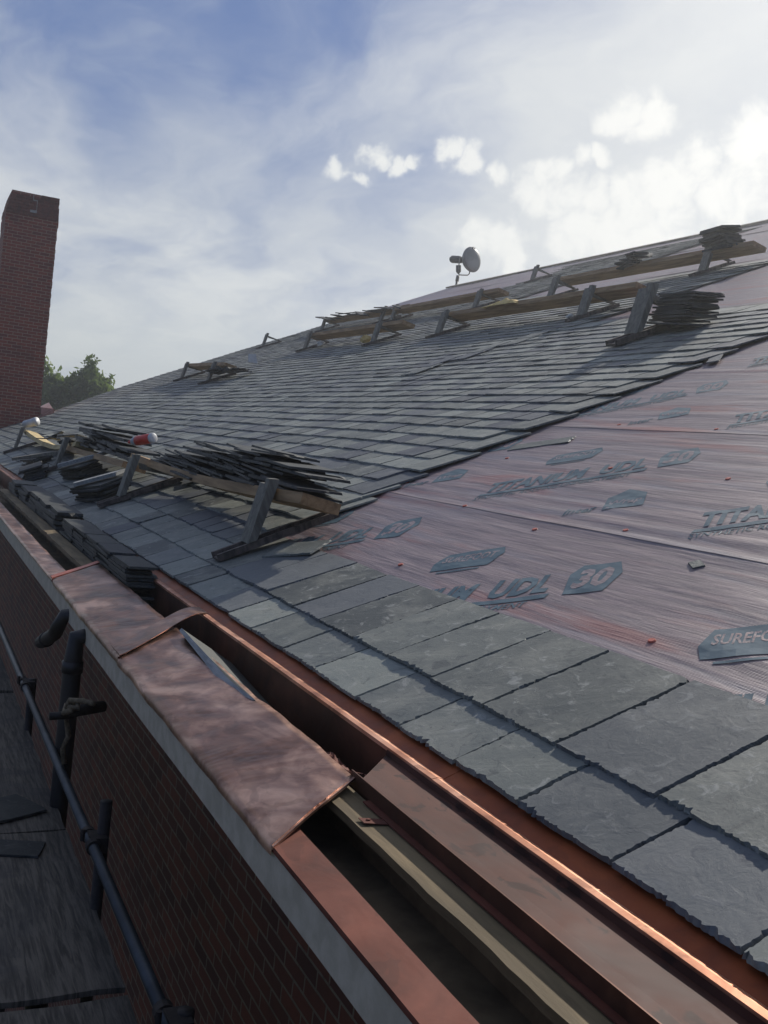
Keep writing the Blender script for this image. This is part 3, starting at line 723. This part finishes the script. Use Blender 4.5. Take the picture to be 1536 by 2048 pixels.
BR = [
 (5.02, .24, 'nearest bracket, dark rail foot beside the loose slate, under the bowed plank end', .0),
 (8.12, .17, 'second bracket of the near plank, left of the dark shadowed slates', .0),
 (12.1, .20, 'bracket under the curved pale plank behind the dark slate stacks', .0),
 (16.9, .20, 'small bracket near the white tub at the eave below the chimney', .0),
 (19.7, 4.28, 'front bracket of the low-left short staging with dark slates on it', .0),
 (23.6, 4.75, 'far bracket of the short staging, outlined on the sky above the rake', .0),
 (7.62, 4.98, 'large bracket holding the dark slate pile beside the lower pink field', 1.4),
 (28.3, 8.5, 'lone empty bracket outlined on the sky at the rake edge', .0),
 (21.0, 6.95, 'left bracket of the short brown plank with crumpled paper beside it', .0),
 (16.8, 6.65, 'right bracket of the short brown plank in the middle of the roof', .0),
 (14.35, 6.67, 'left bracket of the plank with the yellow sack', .0),
 (10.58, 6.68, 'right bracket of the plank with the yellow sack', .0),
 (14.9, 9.3, 'left bracket of the long upper right plank', .0),
 (11.35, 9.48, 'bracket under the big slate pile at the right end of the upper plank', .0),
 (17.9, 9.55, 'bracket in the middle of the upper row, right of the dark plank end', .0),
 (22.16, 9.75, 'right one of the close pair of brackets at the sky-lined slate plank', .0),
 (23.2, 9.95, 'left one of the close pair of brackets at the sky-lined slate plank', .0),
 (28.0, 10.3, 'far left bracket of the plank loaded with slates against the sky', .0),
 (21.8, 13.7, 'highest bracket, empty, just below the ridge and right of the floodlight', .0)]
for a, s, lb, sc_ in BR: bracket(a, s, lb, 0.0, (sc_ or 1.0) * (1.12 if s > 3 and not sc_ else 1.0))

# ------------------------------------------------------------------ planks resting on the bracket arms
def plank(a0, a1, s, label, mat='plank', bow=0.0, dh=0.0, w_=.215, th=.058, seed=0, s1=None):
    """s = rail foot of the brackets; the plank leans back along the arms"""
    mb = MB(); n = 14 if bow else 4; ux, uy = .82, -.57; w_ = w_ if s < 3 else .26; th = th if s < 3 else .07
    s1 = s if s1 is None else s1
    for i in range(n):
        pp = []
        for t in (i / n, (i + 1) / n):
            a = a0 + (a1 - a0) * t; b = -bow * math.sin(math.pi * t); o = s + (s1 - s) * t + (.405 if s < 3 else .46); h = (.232 if s < 3 else .262) + b + dh + .002 * noise.noise(Vector((a, seed, 0)))
            q = [(o, h), (o + ux * w_, h + uy * w_), (o + ux * w_ + .57 * th, h + uy * w_ + .82 * th), (o + .57 * th, h + .82 * th)]
            pp.append([RP(a, x, y) for x, y in q])
        A, B = pp; mb.add(A + B, [(0, 1, 5, 4), (1, 2, 6, 5), (2, 3, 7, 6), (3, 0, 4, 7)] + ([(3, 2, 1, 0)] if i == 0 else []) + ([(4, 5, 6, 7)] if i == n - 1 else []))
    o = mb.build('staging_plank', MAT[mat], None); tag(o, label, 'plank', 'timber planks on the roof brackets'); return o
plank(4.60, 8.75, .22, 'long bowed brown plank nearest the camera, carrying the fanned slates', bow=.045)
plank(8.9, 12.5, .16, 'brown plank sloping under the tall dark slate pile, left of the bottle', seed=3, dh=-.06)
plank(11.7, 17.2, .20, 'curved plank with a pale yellow end, behind the gutter stacks', mat='plank_pale', bow=.14, dh=.0)
plank(19.2, 24.0, 4.28, 'short dark plank at the lower left sky line', s1=4.78)
plank(16.0, 21.3, 6.66, 'short brown plank above the crumpled paper, mid roof', s1=6.93)
plank(9.75, 14.5, 6.67, 'brown plank carrying the yellow sack', seed=2)
plank(10.5, 15.1, 9.38, 'long brown plank at upper right with the slate pile on its end')
plank(17.3, 22.0, 9.55, 'dark brown plank in the upper middle, between two brackets')
plank(21.6, 28.3, 9.75, 'high plank loaded with slates, outlined against the sky', s1=10.3)

# ------------------------------------------------------------------ piles of slates on the planks
def fan(a0, a1, n, s, hfun, label, group, roll=-.6, pitch0=.10, spread=.02, sc=(1.15, 1.08, 2.8)):
    for i in range(n):
        t = (i + .5) / n; a = a0 + (a1 - a0) * t
        slate(a + R_.gauss(0, spread), s + R_.gauss(0, .025), hfun(t) + R_.random() * .012, R_.gauss(0, .035), pitch0 + R_.gauss(0, .015), roll + R_.gauss(0, .03), label, group, scale=sc)
lab = 'dark slate in the fanned pile on the near bowed plank'
gp = 'slates fanned along the near plank'
SC_ = (1.10, 1.05, 1.55)
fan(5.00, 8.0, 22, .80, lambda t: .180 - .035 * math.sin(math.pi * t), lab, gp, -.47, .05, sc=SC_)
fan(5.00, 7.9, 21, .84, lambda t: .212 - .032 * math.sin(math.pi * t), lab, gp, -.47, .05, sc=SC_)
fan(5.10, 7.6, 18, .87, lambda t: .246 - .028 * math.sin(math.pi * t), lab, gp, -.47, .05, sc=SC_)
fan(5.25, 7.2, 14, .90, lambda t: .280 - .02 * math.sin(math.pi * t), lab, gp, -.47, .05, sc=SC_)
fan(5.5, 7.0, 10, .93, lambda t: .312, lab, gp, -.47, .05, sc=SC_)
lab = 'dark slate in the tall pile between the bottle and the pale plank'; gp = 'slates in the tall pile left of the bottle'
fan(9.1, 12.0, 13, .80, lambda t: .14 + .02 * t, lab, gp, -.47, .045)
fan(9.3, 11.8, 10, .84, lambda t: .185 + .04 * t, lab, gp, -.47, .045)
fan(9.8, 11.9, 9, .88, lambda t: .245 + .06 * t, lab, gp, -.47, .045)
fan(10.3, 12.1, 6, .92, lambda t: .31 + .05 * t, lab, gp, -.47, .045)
lab = 'broken dark slate heaped on the curved pale plank'; gp = 'broken slates on the curved plank'
for i in range(13):
    slate(R_.uniform(12.3, 15.2), .74 + R_.gauss(0, .05), .16 + R_.random() * .08, R_.uniform(-.7, .7), R_.gauss(0, .12), -.4 + R_.gauss(0, .15), lab, gp, lit=R_.random() < .1, scale=(R_.uniform(.5, 1), R_.uniform(.6, 1), 1.6))
lab = 'slate stacked in the gutter trough before the copper strap'; gp = 'slates stacked in the near gutter'
for q, a in enumerate((5.38, 5.84, 6.30, 6.76, 7.22)):
    for i in range(16):
        o = bpy.data.objects.new('loose_slate', PROTO[R_.randrange(8)][0]); col.objects.link(o)
        o.matrix_world = Matrix.Translation(XD(1.168 + R_.gauss(0, .006), a + R_.gauss(0, .03), .955 - i * .0158)) @ Matrix.Rotation(math.radians(90) + R_.gauss(0, .012), 4, 'Z') @ Matrix.Rotation(R_.gauss(0, .008), 4, 'Y') @ Matrix.Diagonal((1.10, .58, 1.5, 1)); tag(o, lab, 'slate', gp)
lab = 'slate in the long stack standing in the far gutter beside the raw board'; gp = 'slates stacked in the far gutter'
for q, a in enumerate((8.05, 8.65, 9.3, 10.05, 10.9)):
    for i in range(8):
        o = bpy.data.objects.new('loose_slate', PROTO[R_.randrange(8)][0]); col.objects.link(o)
        o.matrix_world = Matrix.Translation(XD(1.18 + R_.gauss(0, .008), a + R_.gauss(0, .02), .955 - i * .034)) @ Matrix.Rotation(math.radians(90) + R_.gauss(0, .02), 4, 'Z') @ Matrix.Rotation(R_.gauss(0, .012), 4, 'Y') @ Matrix.Diagonal((1.55, .75, 3.2, 1)); tag(o, lab, 'slate', gp)
for (a, s, n, lb, gp, yw) in ((8.75, .32, 6, 'slate in the low stack under the nearer grey board', 'slates in the nearer low stack', -.35), (10.6, .46, 7, 'slate in the low stack under the farther grey board', 'slates in the farther low stack', -.3),
                              (11.9, .12, 7, 'slate in the dark stack at the eave edge left of the grey boards', 'slates in the eave edge stack', .1), (13.6, .35, 5, 'slate in the dark stack before the far small bracket', 'slates in the far eave stack', -.2)):
    for i in range(n): slate(a + R_.gauss(0, .03), s + R_.gauss(0, .02), .014 + i * .0195, yw + R_.gauss(0, .05), 0, R_.gauss(0, .008), lb, gp, scale=(1.1, 1, 2.0))
def board(a, s, h, L, W, T_, yaw, label, mat='offcut', pitch=0, roll=0):
    mb = MB(); mb.box8([(-L / 2, -W / 2, 0), (L / 2, -W / 2, 0), (L / 2 - .03, W / 2, 0), (-L / 2 + .06, W / 2, 0), (-L / 2, -W / 2, T_), (L / 2, -W / 2, T_), (L / 2 - .03, W / 2, T_), (-L / 2 + .06, W / 2, T_)])
    o = mb.build('wood_offcut', MAT[mat]); o.matrix_world = Matrix.Translation(RP(a, s, h)) @ F3.to_4x4() @ Matrix.Rotation(yaw, 4, 'Z') @ Matrix.Rotation(pitch, 4, 'Y') @ Matrix.Rotation(roll, 4, 'X')
    tag(o, label, 'board'); return o
board(8.78, .33, .142, .46, .13, .03, 1.15, 'grey board on the low slate stack left of the second bracket', roll=.05)
board(10.5, .47, .165, .52, .14, .035, 1.15, 'grey board on the stack behind the curved plank bracket', roll=.05)
board(12.6, .30, .16, .75, .12, .035, .9, 'dull board leaning over the far dark stack', mat='wood_grey', roll=.1, pitch=-.08)
lab = 'dark slate in the heavy pile on the large bracket at right'; gp = 'slates piled on the large bracket'
for i in range(15): slate(7.34 + R_.gauss(0, .02) - .008 * i, 5.55 + R_.gauss(0, .03) + .008 * i, .05 + i * .0165, R_.gauss(.1, .08), R_.gauss(.02, .015), -.30 + R_.gauss(0, .02), lab, gp, scale=(1.15, 1.25, 2.0))
lab = 'dark slate in the pile at the end of the upper right plank'; gp = 'slates piled at the upper plank end'
for i in range(12): slate(11.15 + R_.gauss(0, .04), 9.98 + R_.gauss(0, .02), .21 + i * .030, R_.gauss(.1, .12), R_.gauss(-.06, .02), -.45 + .02 * i, lab, gp, scale=(1.3, 1.2, 3.4))
lab = 'dark slate in the small heap midway along the upper right plank'; gp = 'slates heaped on the upper plank'
for i in range(8): slate(12.95 + R_.gauss(0, .15), 9.92 + R_.gauss(0, .03), .25 + i * .027, R_.gauss(0, .5), R_.gauss(0, .10), -.3 + R_.gauss(0, .08), lab, gp, scale=(.8, 1, 2.8))
lab = 'dark slate loaded on the high plank against the sky'; gp = 'slates on the high plank'
for i in range(13):
    t = i / 12; slate(22.0 + 6.0 * t + R_.gauss(0, .1), 10.15 + .5 * t, .25 + .12 * abs(math.sin(t * 7.5)) * R_.random() + .03, R_.gauss(0, .15), .10 + R_.gauss(0, .05), -.3 + R_.gauss(0, .06), lab, gp, scale=(1.3, 1, 3.4))
lab = 'dark slate on the short staging at the lower left sky line'; gp = 'slates on the short staging'
for i in range(9): slate(19.6 - .14 * i + R_.gauss(0, .1), 4.62 + .03 * i, .20 - .015 * i + R_.random() * .02, R_.gauss(0, .25), R_.gauss(0, .05), -.3 + R_.gauss(0, .08), lab, gp, scale=(1.2, 1, 2.5))
# loose ones laid on the finished field
for i, (a, s, yw) in enumerate(((10.45, 4.45, 1.3), (10.62, 4.80, 1.45), (10.38, 5.10, 1.35), (10.50, 5.42, 1.5), (10.25, 5.72, 1.35), (10.32, 6.02, 1.5))):
    slate(a, s, .010 + .004 * (i % 2), yw, 0, 0, 'loose slate in the diagonal line laid out below the yellow sack plank', 'slates laid in a diagonal line', scale=(1.1, 1.1, 1.2), lit=True)
slate(4.70, .575, -.006, -.55, .0, .0, 'broken grey slate lying at the edge of the pink underlayment by the bracket rail', lit=True, scale=(.72, .75, 1), proto=2)
slate(5.12, 2.39, und(5.12, 2.39) + .001, -.54, -.01, .0, 'dark slate lying alone on the pink underlayment below the staircase edge', scale=(.95, .5, .6), lit=True)
slate(5.66, 4.35, -.018, .9, 0, 0, 'small slate piece on the underlayment near the upper staircase edge', lit=True, scale=(.6, .35, 1))
slate(2.64, 1.305, und(2.64, 1.305), .5, 0, .0, 'tiny grey slate chip on the wrinkled underlayment', lit=True, scale=(.15, .15, .8), proto=1)
slate(7.9, .95, .02, .3, 0, 0, 'dark slate lying on the roof behind the near plank', scale=(.9, .9, 1))
# slate standing in the gutter: shade in its face colour, pale strip as sunlit edge
lg = MB(); lg.cur = (.9, .1, .5, 1)
P0 = [XD(1.055, 3.86, .768), XD(1.045, 3.45, .782), XD(1.04, 3.15, .796), XD(1.055, 2.93, .802), XD(1.13, 2.70, .865), XD(1.21, 3.05, .905), XD(1.228, 3.72, .870)]
nrm = (P0[2] - P0[0]).cross(P0[5] - P0[0]).normalized(); nrm = nrm if nrm.z > 0 else -nrm
lg.prism([p - nrm * .012 for p in P0], P0); lo_ = lg.build('leaning_slate', MAT['slate_shaded'])
tag(lo_, 'slate leaning in the gutter trough, face coloured as shaded, edge strip coloured as lit', 'slate')
le = MB(); E_ = P0[:4]; q_ = []
for i, p in enumerate(E_): q_.append(p)
for i in range(3):
    a_, b_ = E_[i], E_[i + 1]; o_ = Vector((-.018, 0, -.018)) * (.5 + i * .35); o2 = Vector((-.018, 0, -.018)) * (.5 + (i + 1) * .35) if i < 2 else Vector((-.003, 0, -.003)); u_ = Vector((0, 0, .0015))
    le.add([a_ + u_, b_ + u_, b_ + o2, a_ + o_], [(0, 1, 2, 3)])
le.build('lit_edge', MAT['offcut'], lo_, recalc=False)

# ------------------------------------------------------------------ small things on the roof
def place(o, a, s, h, yaw=0, pitch=0, roll=0):
    o.matrix_world = Matrix.Translation(RP(a, s, h)) @ F3.to_4x4() @ Matrix.Rotation(yaw, 4, 'Z') @ Matrix.Rotation(pitch, 4, 'Y') @ Matrix.Rotation(roll, 4, 'X')
def lathe_x(mb, prof, seg=20): mb.tube([(x, 0, 0) for x, r in prof], [max(r, .0005) for x, r in prof], seg)
bt = empty('chalk_bottle'); tag(bt, 'red and white squeeze bottle lying on its side at the slate pile end', 'bottle')
m_ = MB(); lathe_x(m_, [(-.10, .030), (-.097, .038), (-.03, .040), (.03, .040), (.06, .040)]); o = m_.build('bottle_body', MAT['red'], bt, True)
m_ = MB(); lathe_x(m_, [(-.125, .030), (-.12, .041), (-.1, .041), (-.0985, .038)]); m_.build('bottle_base', MAT['white'], bt, True)
m_ = MB(); lathe_x(m_, [(.0605, .0395), (.085, .038), (.11, .028), (.12, .016)]); m_.build('bottle_shoulder', MAT['white'], bt, True)
m_ = MB(); lathe_x(m_, [(.1205, .016), (.15, .013), (.165, .006)]); m_.build('nozzle', MAT['red'], bt, True)
m_ = MB()
for x0_ in (-.07, -.03, .005):
    m_.add([(x0_ + .026 * math.cos(t) * .6, .0412 * math.sin(-.5 + .5 * math.sin(t)), .0412 * math.cos(-.5 + .5 * math.sin(t))) for t in [k * math.pi / 6 for k in range(12)]], [tuple(range(12))])
m_.build('label_marks', MAT['white'], bt, recalc=False)
place(bt, 9.35, .90, .30, .52, .0, .3); bt.scale = (1.25, 1.15, 1.15)
tb = empty('plastic_tub'); tag(tb, 'white plastic tub lying on the plank near the chimney foot', 'tub')
m_ = MB(); m_.tube([(-.17, 0, 0), (-.165, 0, 0), (.12, 0, 0), (.121, 0, 0)], [.085, .095, .11, .10], 20); m_.build('tub_body', MAT['white'], tb, True)
m_ = MB(); m_.tube([(.10, 0, 0), (.135, 0, 0)], .118, 20); m_.build('tub_rim', MAT['white'], tb, True)
place(tb, 17.2, .78, .34, .75 + math.pi, .0, 0); tb.scale = (.85, .62, .62)
sk = MB()
def skf(u, v):
    x = -.45 + .9 * u; y = -.10 + .20 * v; e = math.sin(math.pi * u) ** .5 * math.sin(math.pi * v) ** .6
    return (x, y, .11 * e * (.6 + .7 * noise.noise(Vector((x * 7, y * 9, 3))) + .5 * u) + .001)
sk.grid(skf, 26, 12); o = sk.build('yellow_sack', MAT['yellow'], recalc=False); tag(o, 'crumpled yellow sack on the plank in the middle of the roof', 'sack'); place(o, 12.75, 7.16, .27, math.pi, 0, -.5)
def crumple(name, a, s, h, r, mat, label, cat, seed):
    mb = MB(); mb.grid(lambda u, v: (r * (1 + .4 * noise.noise(Vector((u * 4, v * 4, seed)))) * math.cos(2 * math.pi * u) * math.sin(math.pi * v), r * math.sin(2 * math.pi * u) * math.sin(math.pi * v) * (1 + .5 * noise.noise(Vector((math.sin(u * 6.28) * 2, v * 5, seed)))), .6 * r * (1 - math.cos(math.pi * v)) * (1 + .4 * noise.noise(Vector((math.cos(u * 6.28) * 3, v * 6, seed))))), 14, 8)
    o = mb.build(name, MAT[mat], recalc=False); place(o, a, s, h); tag(o, label, cat)
crumple('crumpled_paper', 20.5, 7.35, .01, .09, 'paper', 'crumpled pale paper under the left end of the short brown plank', 'paper', 1)
crumple('crumpled_paper', 17.5, 7.05, .01, .11, 'yellow', 'crumpled cream wrapper on the slates below the short brown plank', 'wrapper', 2)
crumple('crumpled_paper', 10.9, 6.95, .01, .05, 'paper', 'scrap of white paper below the yellow sack plank', 'paper', 3)
m_ = MB(); m_.box8([(-.02, -.16, 0), (.02, -.16, 0), (.02, .16, 0), (-.02, .16, 0), (-.02, -.10, .30), (.02, -.10, .30), (.02, .16, .26), (-.02, .16, .26)]); m_.v = [(x * .6, y * .6, z * .6) for x, y, z in m_.v]; o = m_.build('white_panel', MAT['white']); place(o, 18.35, 5.05, .2, .3, .1, .4); tag(o, 'small white panel standing behind the short staging slates', 'panel')

# ------------------------------------------------------------------ floodlight on the ridge
fx, fy, fz = 18.453 - 1.3005, 33.9, rz + .0
def proj_floor(): pass
fl_ = empty('floodlight', (fx, fy, CZ + 6.72)); tag(fl_, 'old round floodlight on a pole standing at the end of the roof ridge', 'floodlight')
FZ = CZ
def fpart(name, mb, mat, smooth=True):
    o = mb.build(name, MAT[mat], fl_, smooth); return o
c0 = Vector((18.86 - 1.3005, 33.6, CZ + 7.76)); axd = Vector((.26, -.96, .10)).normalized()
m_ = MB(); m_.tube([(fx, fy, CZ + 6.3), (fx + .02, fy, CZ + 6.95)], .045, 12); m_.tube([(fx + .02, fy, CZ + 6.90), (fx + .04, fy, CZ + 7.12)], .065, 12); fpart('pole', m_, 'lamp_pole')
side = axd.cross(Vector((0, 0, 1))).normalized()
m_ = MB(); b0 = c0 - axd * .02 + Vector((-.2, 0, -.58)); r = .30
q = [c0 - side * r + Vector((0, 0, -.05)), c0 - side * r + Vector((0, 0, -.50)), c0 - side * (r - .08) + Vector((0, 0, -.58)), c0 + side * (r - .08) + Vector((0, 0, -.66)), c0 + side * r + Vector((0, 0, -.60)), c0 + side * r + Vector((0, 0, -.05))]
dlt = Vector((-.30, .0, -.02)); q = [p + dlt for p in q]
m_.tube(q, .022, 8); fpart('yoke', m_, 'lamp_pole')
m_ = MB(); prof = [(.0, .46), (-.02, .48), (-.06, .47), (-.18, .38), (-.28, .22), (-.34, .10)]
m_.tube([c0 + axd * x for x, _ in prof], [rr for _, rr in prof], 28); fpart('reflector_bowl', m_, 'lamp_metal')
m_ = MB(); m_.tube([c0 + axd * x for x in (.002, .03, .05)], [.445, .40, .2], 28); fpart('front_lens', m_, 'lamp_metal')
m_ = MB(); m_.tube([c0 - axd * .30 + Vector((-.12, 0, 0)), c0 - axd * .34 + Vector((-.28, 0, 0)), c0 - axd * .58 + Vector((-.42, 0, .03)), c0 - axd * .64 + Vector((-.44, 0, .03))], [.10, .14, .14, .09], 10); m_.tube([c0 - axd * .40 + Vector((-.25, 0, -.2)), c0 - axd * .40 + Vector((-.22, 0, -.42)), c0 - axd * .40 + Vector((-.22, 0, -.5))], [.10, .10, .05], 10)
fpart('lamp_housing', m_, 'lamp_dark', False)
m_ = MB(); m_.tube([c0 + Vector((-.03, 0, .40)), c0 + Vector((-.03, 0, .47))], .025, 8); m_.tube([c0 + Vector((.05, 0, .40)), c0 + Vector((.05, 0, .46))], .02, 8); fpart('latch', m_, 'lamp_dark')
adopt(fl_)

# ------------------------------------------------------------------ scaffold beside the wall
sc = empty('scaffold_rail', (XD(.64, 0, 1.3))); tag(sc, 'blue grey scaffold tube rail with couplers and uprights beside the brick wall', 'scaffold')
LX, LD = .706, 1.45
m_ = MB(); m_.tube([XD(LX, YN, LD), XD(LX - .004, 14, LD)], .0185, 20); m_.build('ledger_tube', MAT['steel'], sc, True)
for y in (2.30, 3.45, 5.6, 8.4):
    m_ = MB(); m_.tube([XD(LX + .040, y + .02, LD - (.14 if 3 < y < 4 else .03)), XD(LX + .040, y + .02, 7.7)], .0215, 16); m_.build('upright_tube', MAT['steel_dark'], sc, True)
    m_ = MB(); m_.tube([XD(LX, y - .05, LD), XD(LX, y - .02, LD)], .027, 14); m_.tube([XD(LX, y + .06, LD), XD(LX, y + .09, LD)], .027, 14); m_.box(-.028, .03, -.03, .05, -.028, .026, lambda p, q, r2: XD(LX + .018 + p, y + q, LD - r2)); m_.tube([XD(LX - .034, y, LD - .01), XD(LX - .034, y, LD - .05)], .008, 8)
    m_.build('coupler', MAT['steel_dark'], sc)
m_ = MB(); m_.tube([XD(.70, 4.16, 1.19), XD(.86, 4.25, 1.19)], .024, 12); m_.tube([XD(.63, 4.16, 1.205), XD(.72, 4.16, 1.20)], .016, 10); m_.build('tie_tube', MAT['steel_dark'], sc, True)
adopt(sc)
rp = MB(); t_ = [(.775, 4.02, 1.115), (.745, 4.08, 1.12), (.70, 4.13, 1.13), (.69, 4.15, 1.17), (.70, 4.17, 1.22), (.72, 4.2, 1.30), (.705, 4.22, 1.36), (.715, 4.2, 1.42)]
rp.tube([XD(*p) for p in t_], .011, 8); rp.tube([XD(.70, 4.13, 1.16), XD(.725, 4.08, 1.15), XD(.735, 4.15, 1.14), XD(.70, 4.2, 1.17), XD(.68, 4.12, 1.18), XD(.705, 4.09, 1.16)], .012, 8)
tag(rp.build('rope_tie', MAT['rope'], None, True), 'frayed rope knotted round the scaffold tie in front of the brick wall', 'rope')
DK = [(-2.6, 2.9, 'near weathered plywood sheet of the scaffold deck'), (2.93, 4.18, 'middle plywood sheet with slate scraps on it'), (4.20, 6.38, 'third plywood sheet of the scaffold deck, beyond the slate scraps'), (6.41, 8.8, 'farthest plywood sheet of the scaffold deck in view')]
for i, (y0, y1, lb) in enumerate(DK):
    m_ = MB(); rng = random.Random(i); n = 24; dz = .006 * (i % 2)
    L_ = [(-1.6, y0)] ; R2 = []
    pts = [XD(-1.2, y0, 1.70 - dz)] + [XD(-1.2 + (.745 + 1.2) * t, y0 + rng.uniform(0, .012) * (t > .4), 1.70 - dz) for t in [j / n for j in range(1, n + 1)]] + [XD(.745 + rng.uniform(-.004, .004), y0 + (y1 - y0) * t, 1.70 - dz) for t in [j / n for j in range(1, n + 1)]] + [XD(.745 - (.745 + 1.2) * t, y1 - rng.uniform(0, .012), 1.70 - dz) for t in [j / n for j in range(1, n + 1)]]
    m_.prism([p - Vector((0, 0, .018)) for p in pts], pts); tag(m_.build('plywood_sheet', MAT['plywood']), lb, 'plywood sheet')
m_ = MB()
for y in (-2, .3, 2.85, 4.9, 6.6, 8.5): m_.tube([XD(-1.2, y, 1.745), XD(.70, y, 1.745)], .0245, 12)
m_.tube([XD(.50, YN, 1.795), XD(.50, 9.5, 1.795)], .0245, 12); m_.tube([XD(-1.0, YN, 1.795), XD(-1.0, 9.5, 1.795)], .0245, 12)
tag(m_.build('deck_frame', MAT['steel_dark'], None, True), 'tube frame carrying the plywood deck boards', 'scaffold frame')
for (x, y, yw, sc_, lb) in ((.50, 4.42, .5, (.75, .9, 1), 'dark slate offcut on the plywood deck at the left picture edge'), (.50, 4.02, -.3, (.6, .55, 1), 'smaller slate offcut on the plywood deck beside the seam')):
    o = bpy.data.objects.new('loose_slate', PROTO[3][0]); col.objects.link(o); o.matrix_world = Matrix.Translation(XD(x, y, 1.692)) @ Matrix.Rotation(yw, 4, 'Z') @ Matrix.Diagonal((*sc_, 1)); tag(o, lb, 'slate')

# ------------------------------------------------------------------ trees beyond the roof
def tree(x, y, h, r, label, seed):
    rng = random.Random(seed); root = empty('leafy_tree', (x, y, 0)); tag(root, label, 'tree', 'trees behind the chimney')
    tk = MB(); tk.tube([(0, 0, 0), (.1, 0, h * .3), (0, .1, h * .6), (.05, 0, h * .9)], [.28, .2, .12, .03], 8)
    tips = []
    for i in range(26):
        t = rng.uniform(.25, .9); an = rng.uniform(0, 6.28); L = r * (1.15 - .85 * t) * rng.uniform(.7, 1.15); e = Vector((math.cos(an) * L, math.sin(an) * L, h * t + L * rng.uniform(.5, 1.1)))
        tk.tube([(0, 0, h * t), (e.x * .5, e.y * .5, h * t + (e.z - h * t) * .4), tuple(e)], [.07, .045, .015], 5); tips.append((Vector((0, 0, h * t)), e))
    tips.append((Vector((0, 0, h * .6)), Vector((0, 0, h))))
    tk.build('trunk', MAT['bark'], root)
    lf = MB()
    for (p, e) in tips:
        for c in range(12):
            cc = p.lerp(e, rng.uniform(.35, 1.05)) + Vector((rng.gauss(0, .28), rng.gauss(0, .28), rng.gauss(0, .25))); tn = rng.random()
            for q in range(60):
                v = Vector((rng.gauss(0, 1), rng.gauss(0, 1), rng.gauss(0, 1))) * .20; c_ = cc + v
                s_ = rng.uniform(.08, .15); n1 = Vector((rng.gauss(0, 1), rng.gauss(0, 1), rng.gauss(0, 1))).normalized(); n2 = n1.cross(Vector((rng.random(), rng.random(), 1))).normalized()
                lf.cur = (min(1, max(0, tn * .6 + rng.random() * .4)), 0, 0, 1)
                lf.add([c_ + n1 * s_ * 1.5, c_ + n2 * s_ * .7, c_ - n1 * s_ * 1.5, c_ - n2 * s_ * .7], [(0, 1, 2, 3)])
    lf.build('crown', MAT['leaf'], root, recalc=False)
tree(6.2, 62, ZE + .742 + 2.7, 2.6, 'dark green leafy tree directly beside the chimney', 1)
tree(8.3, 60, ZE + .742 + 2.95, 2.2, 'green tree with two pointed tops right of the chimney', 2)
tree(9.6, 66, ZE + .742 + 1.4, 1.9, 'lower green tree meeting the roof edge at the right of the group', 3)
tree(4.4, 66, ZE + .742 + 2.6, 2.4, 'green tree partly hidden behind the chimney', 4)
hz = MB(); hz.box(-3200, 3200, -3200, 3200, -1.0, ZE + 14)  # scattering box added to imitate veiling glare from the lens
hzm = bpy.data.materials.new('glare_volume'); hzm.use_nodes = True; ht = NT(hzm.node_tree); ht.n.clear()
pv = ht.node('ShaderNodeVolumePrincipled', {'Color': (.93, .96, 1, 1), 'Density': GLARE_DENSITY, 'Anisotropy': .70}); ho = ht.node('ShaderNodeOutputMaterial'); ht.l.new(pv.outputs[0], ho.inputs['Volume'])
tag(hz.build('glare_volume', hzm), kind='stuff')
print('loose slates', sum(1 for o in scene.objects if o.name.startswith('loose_slate')))
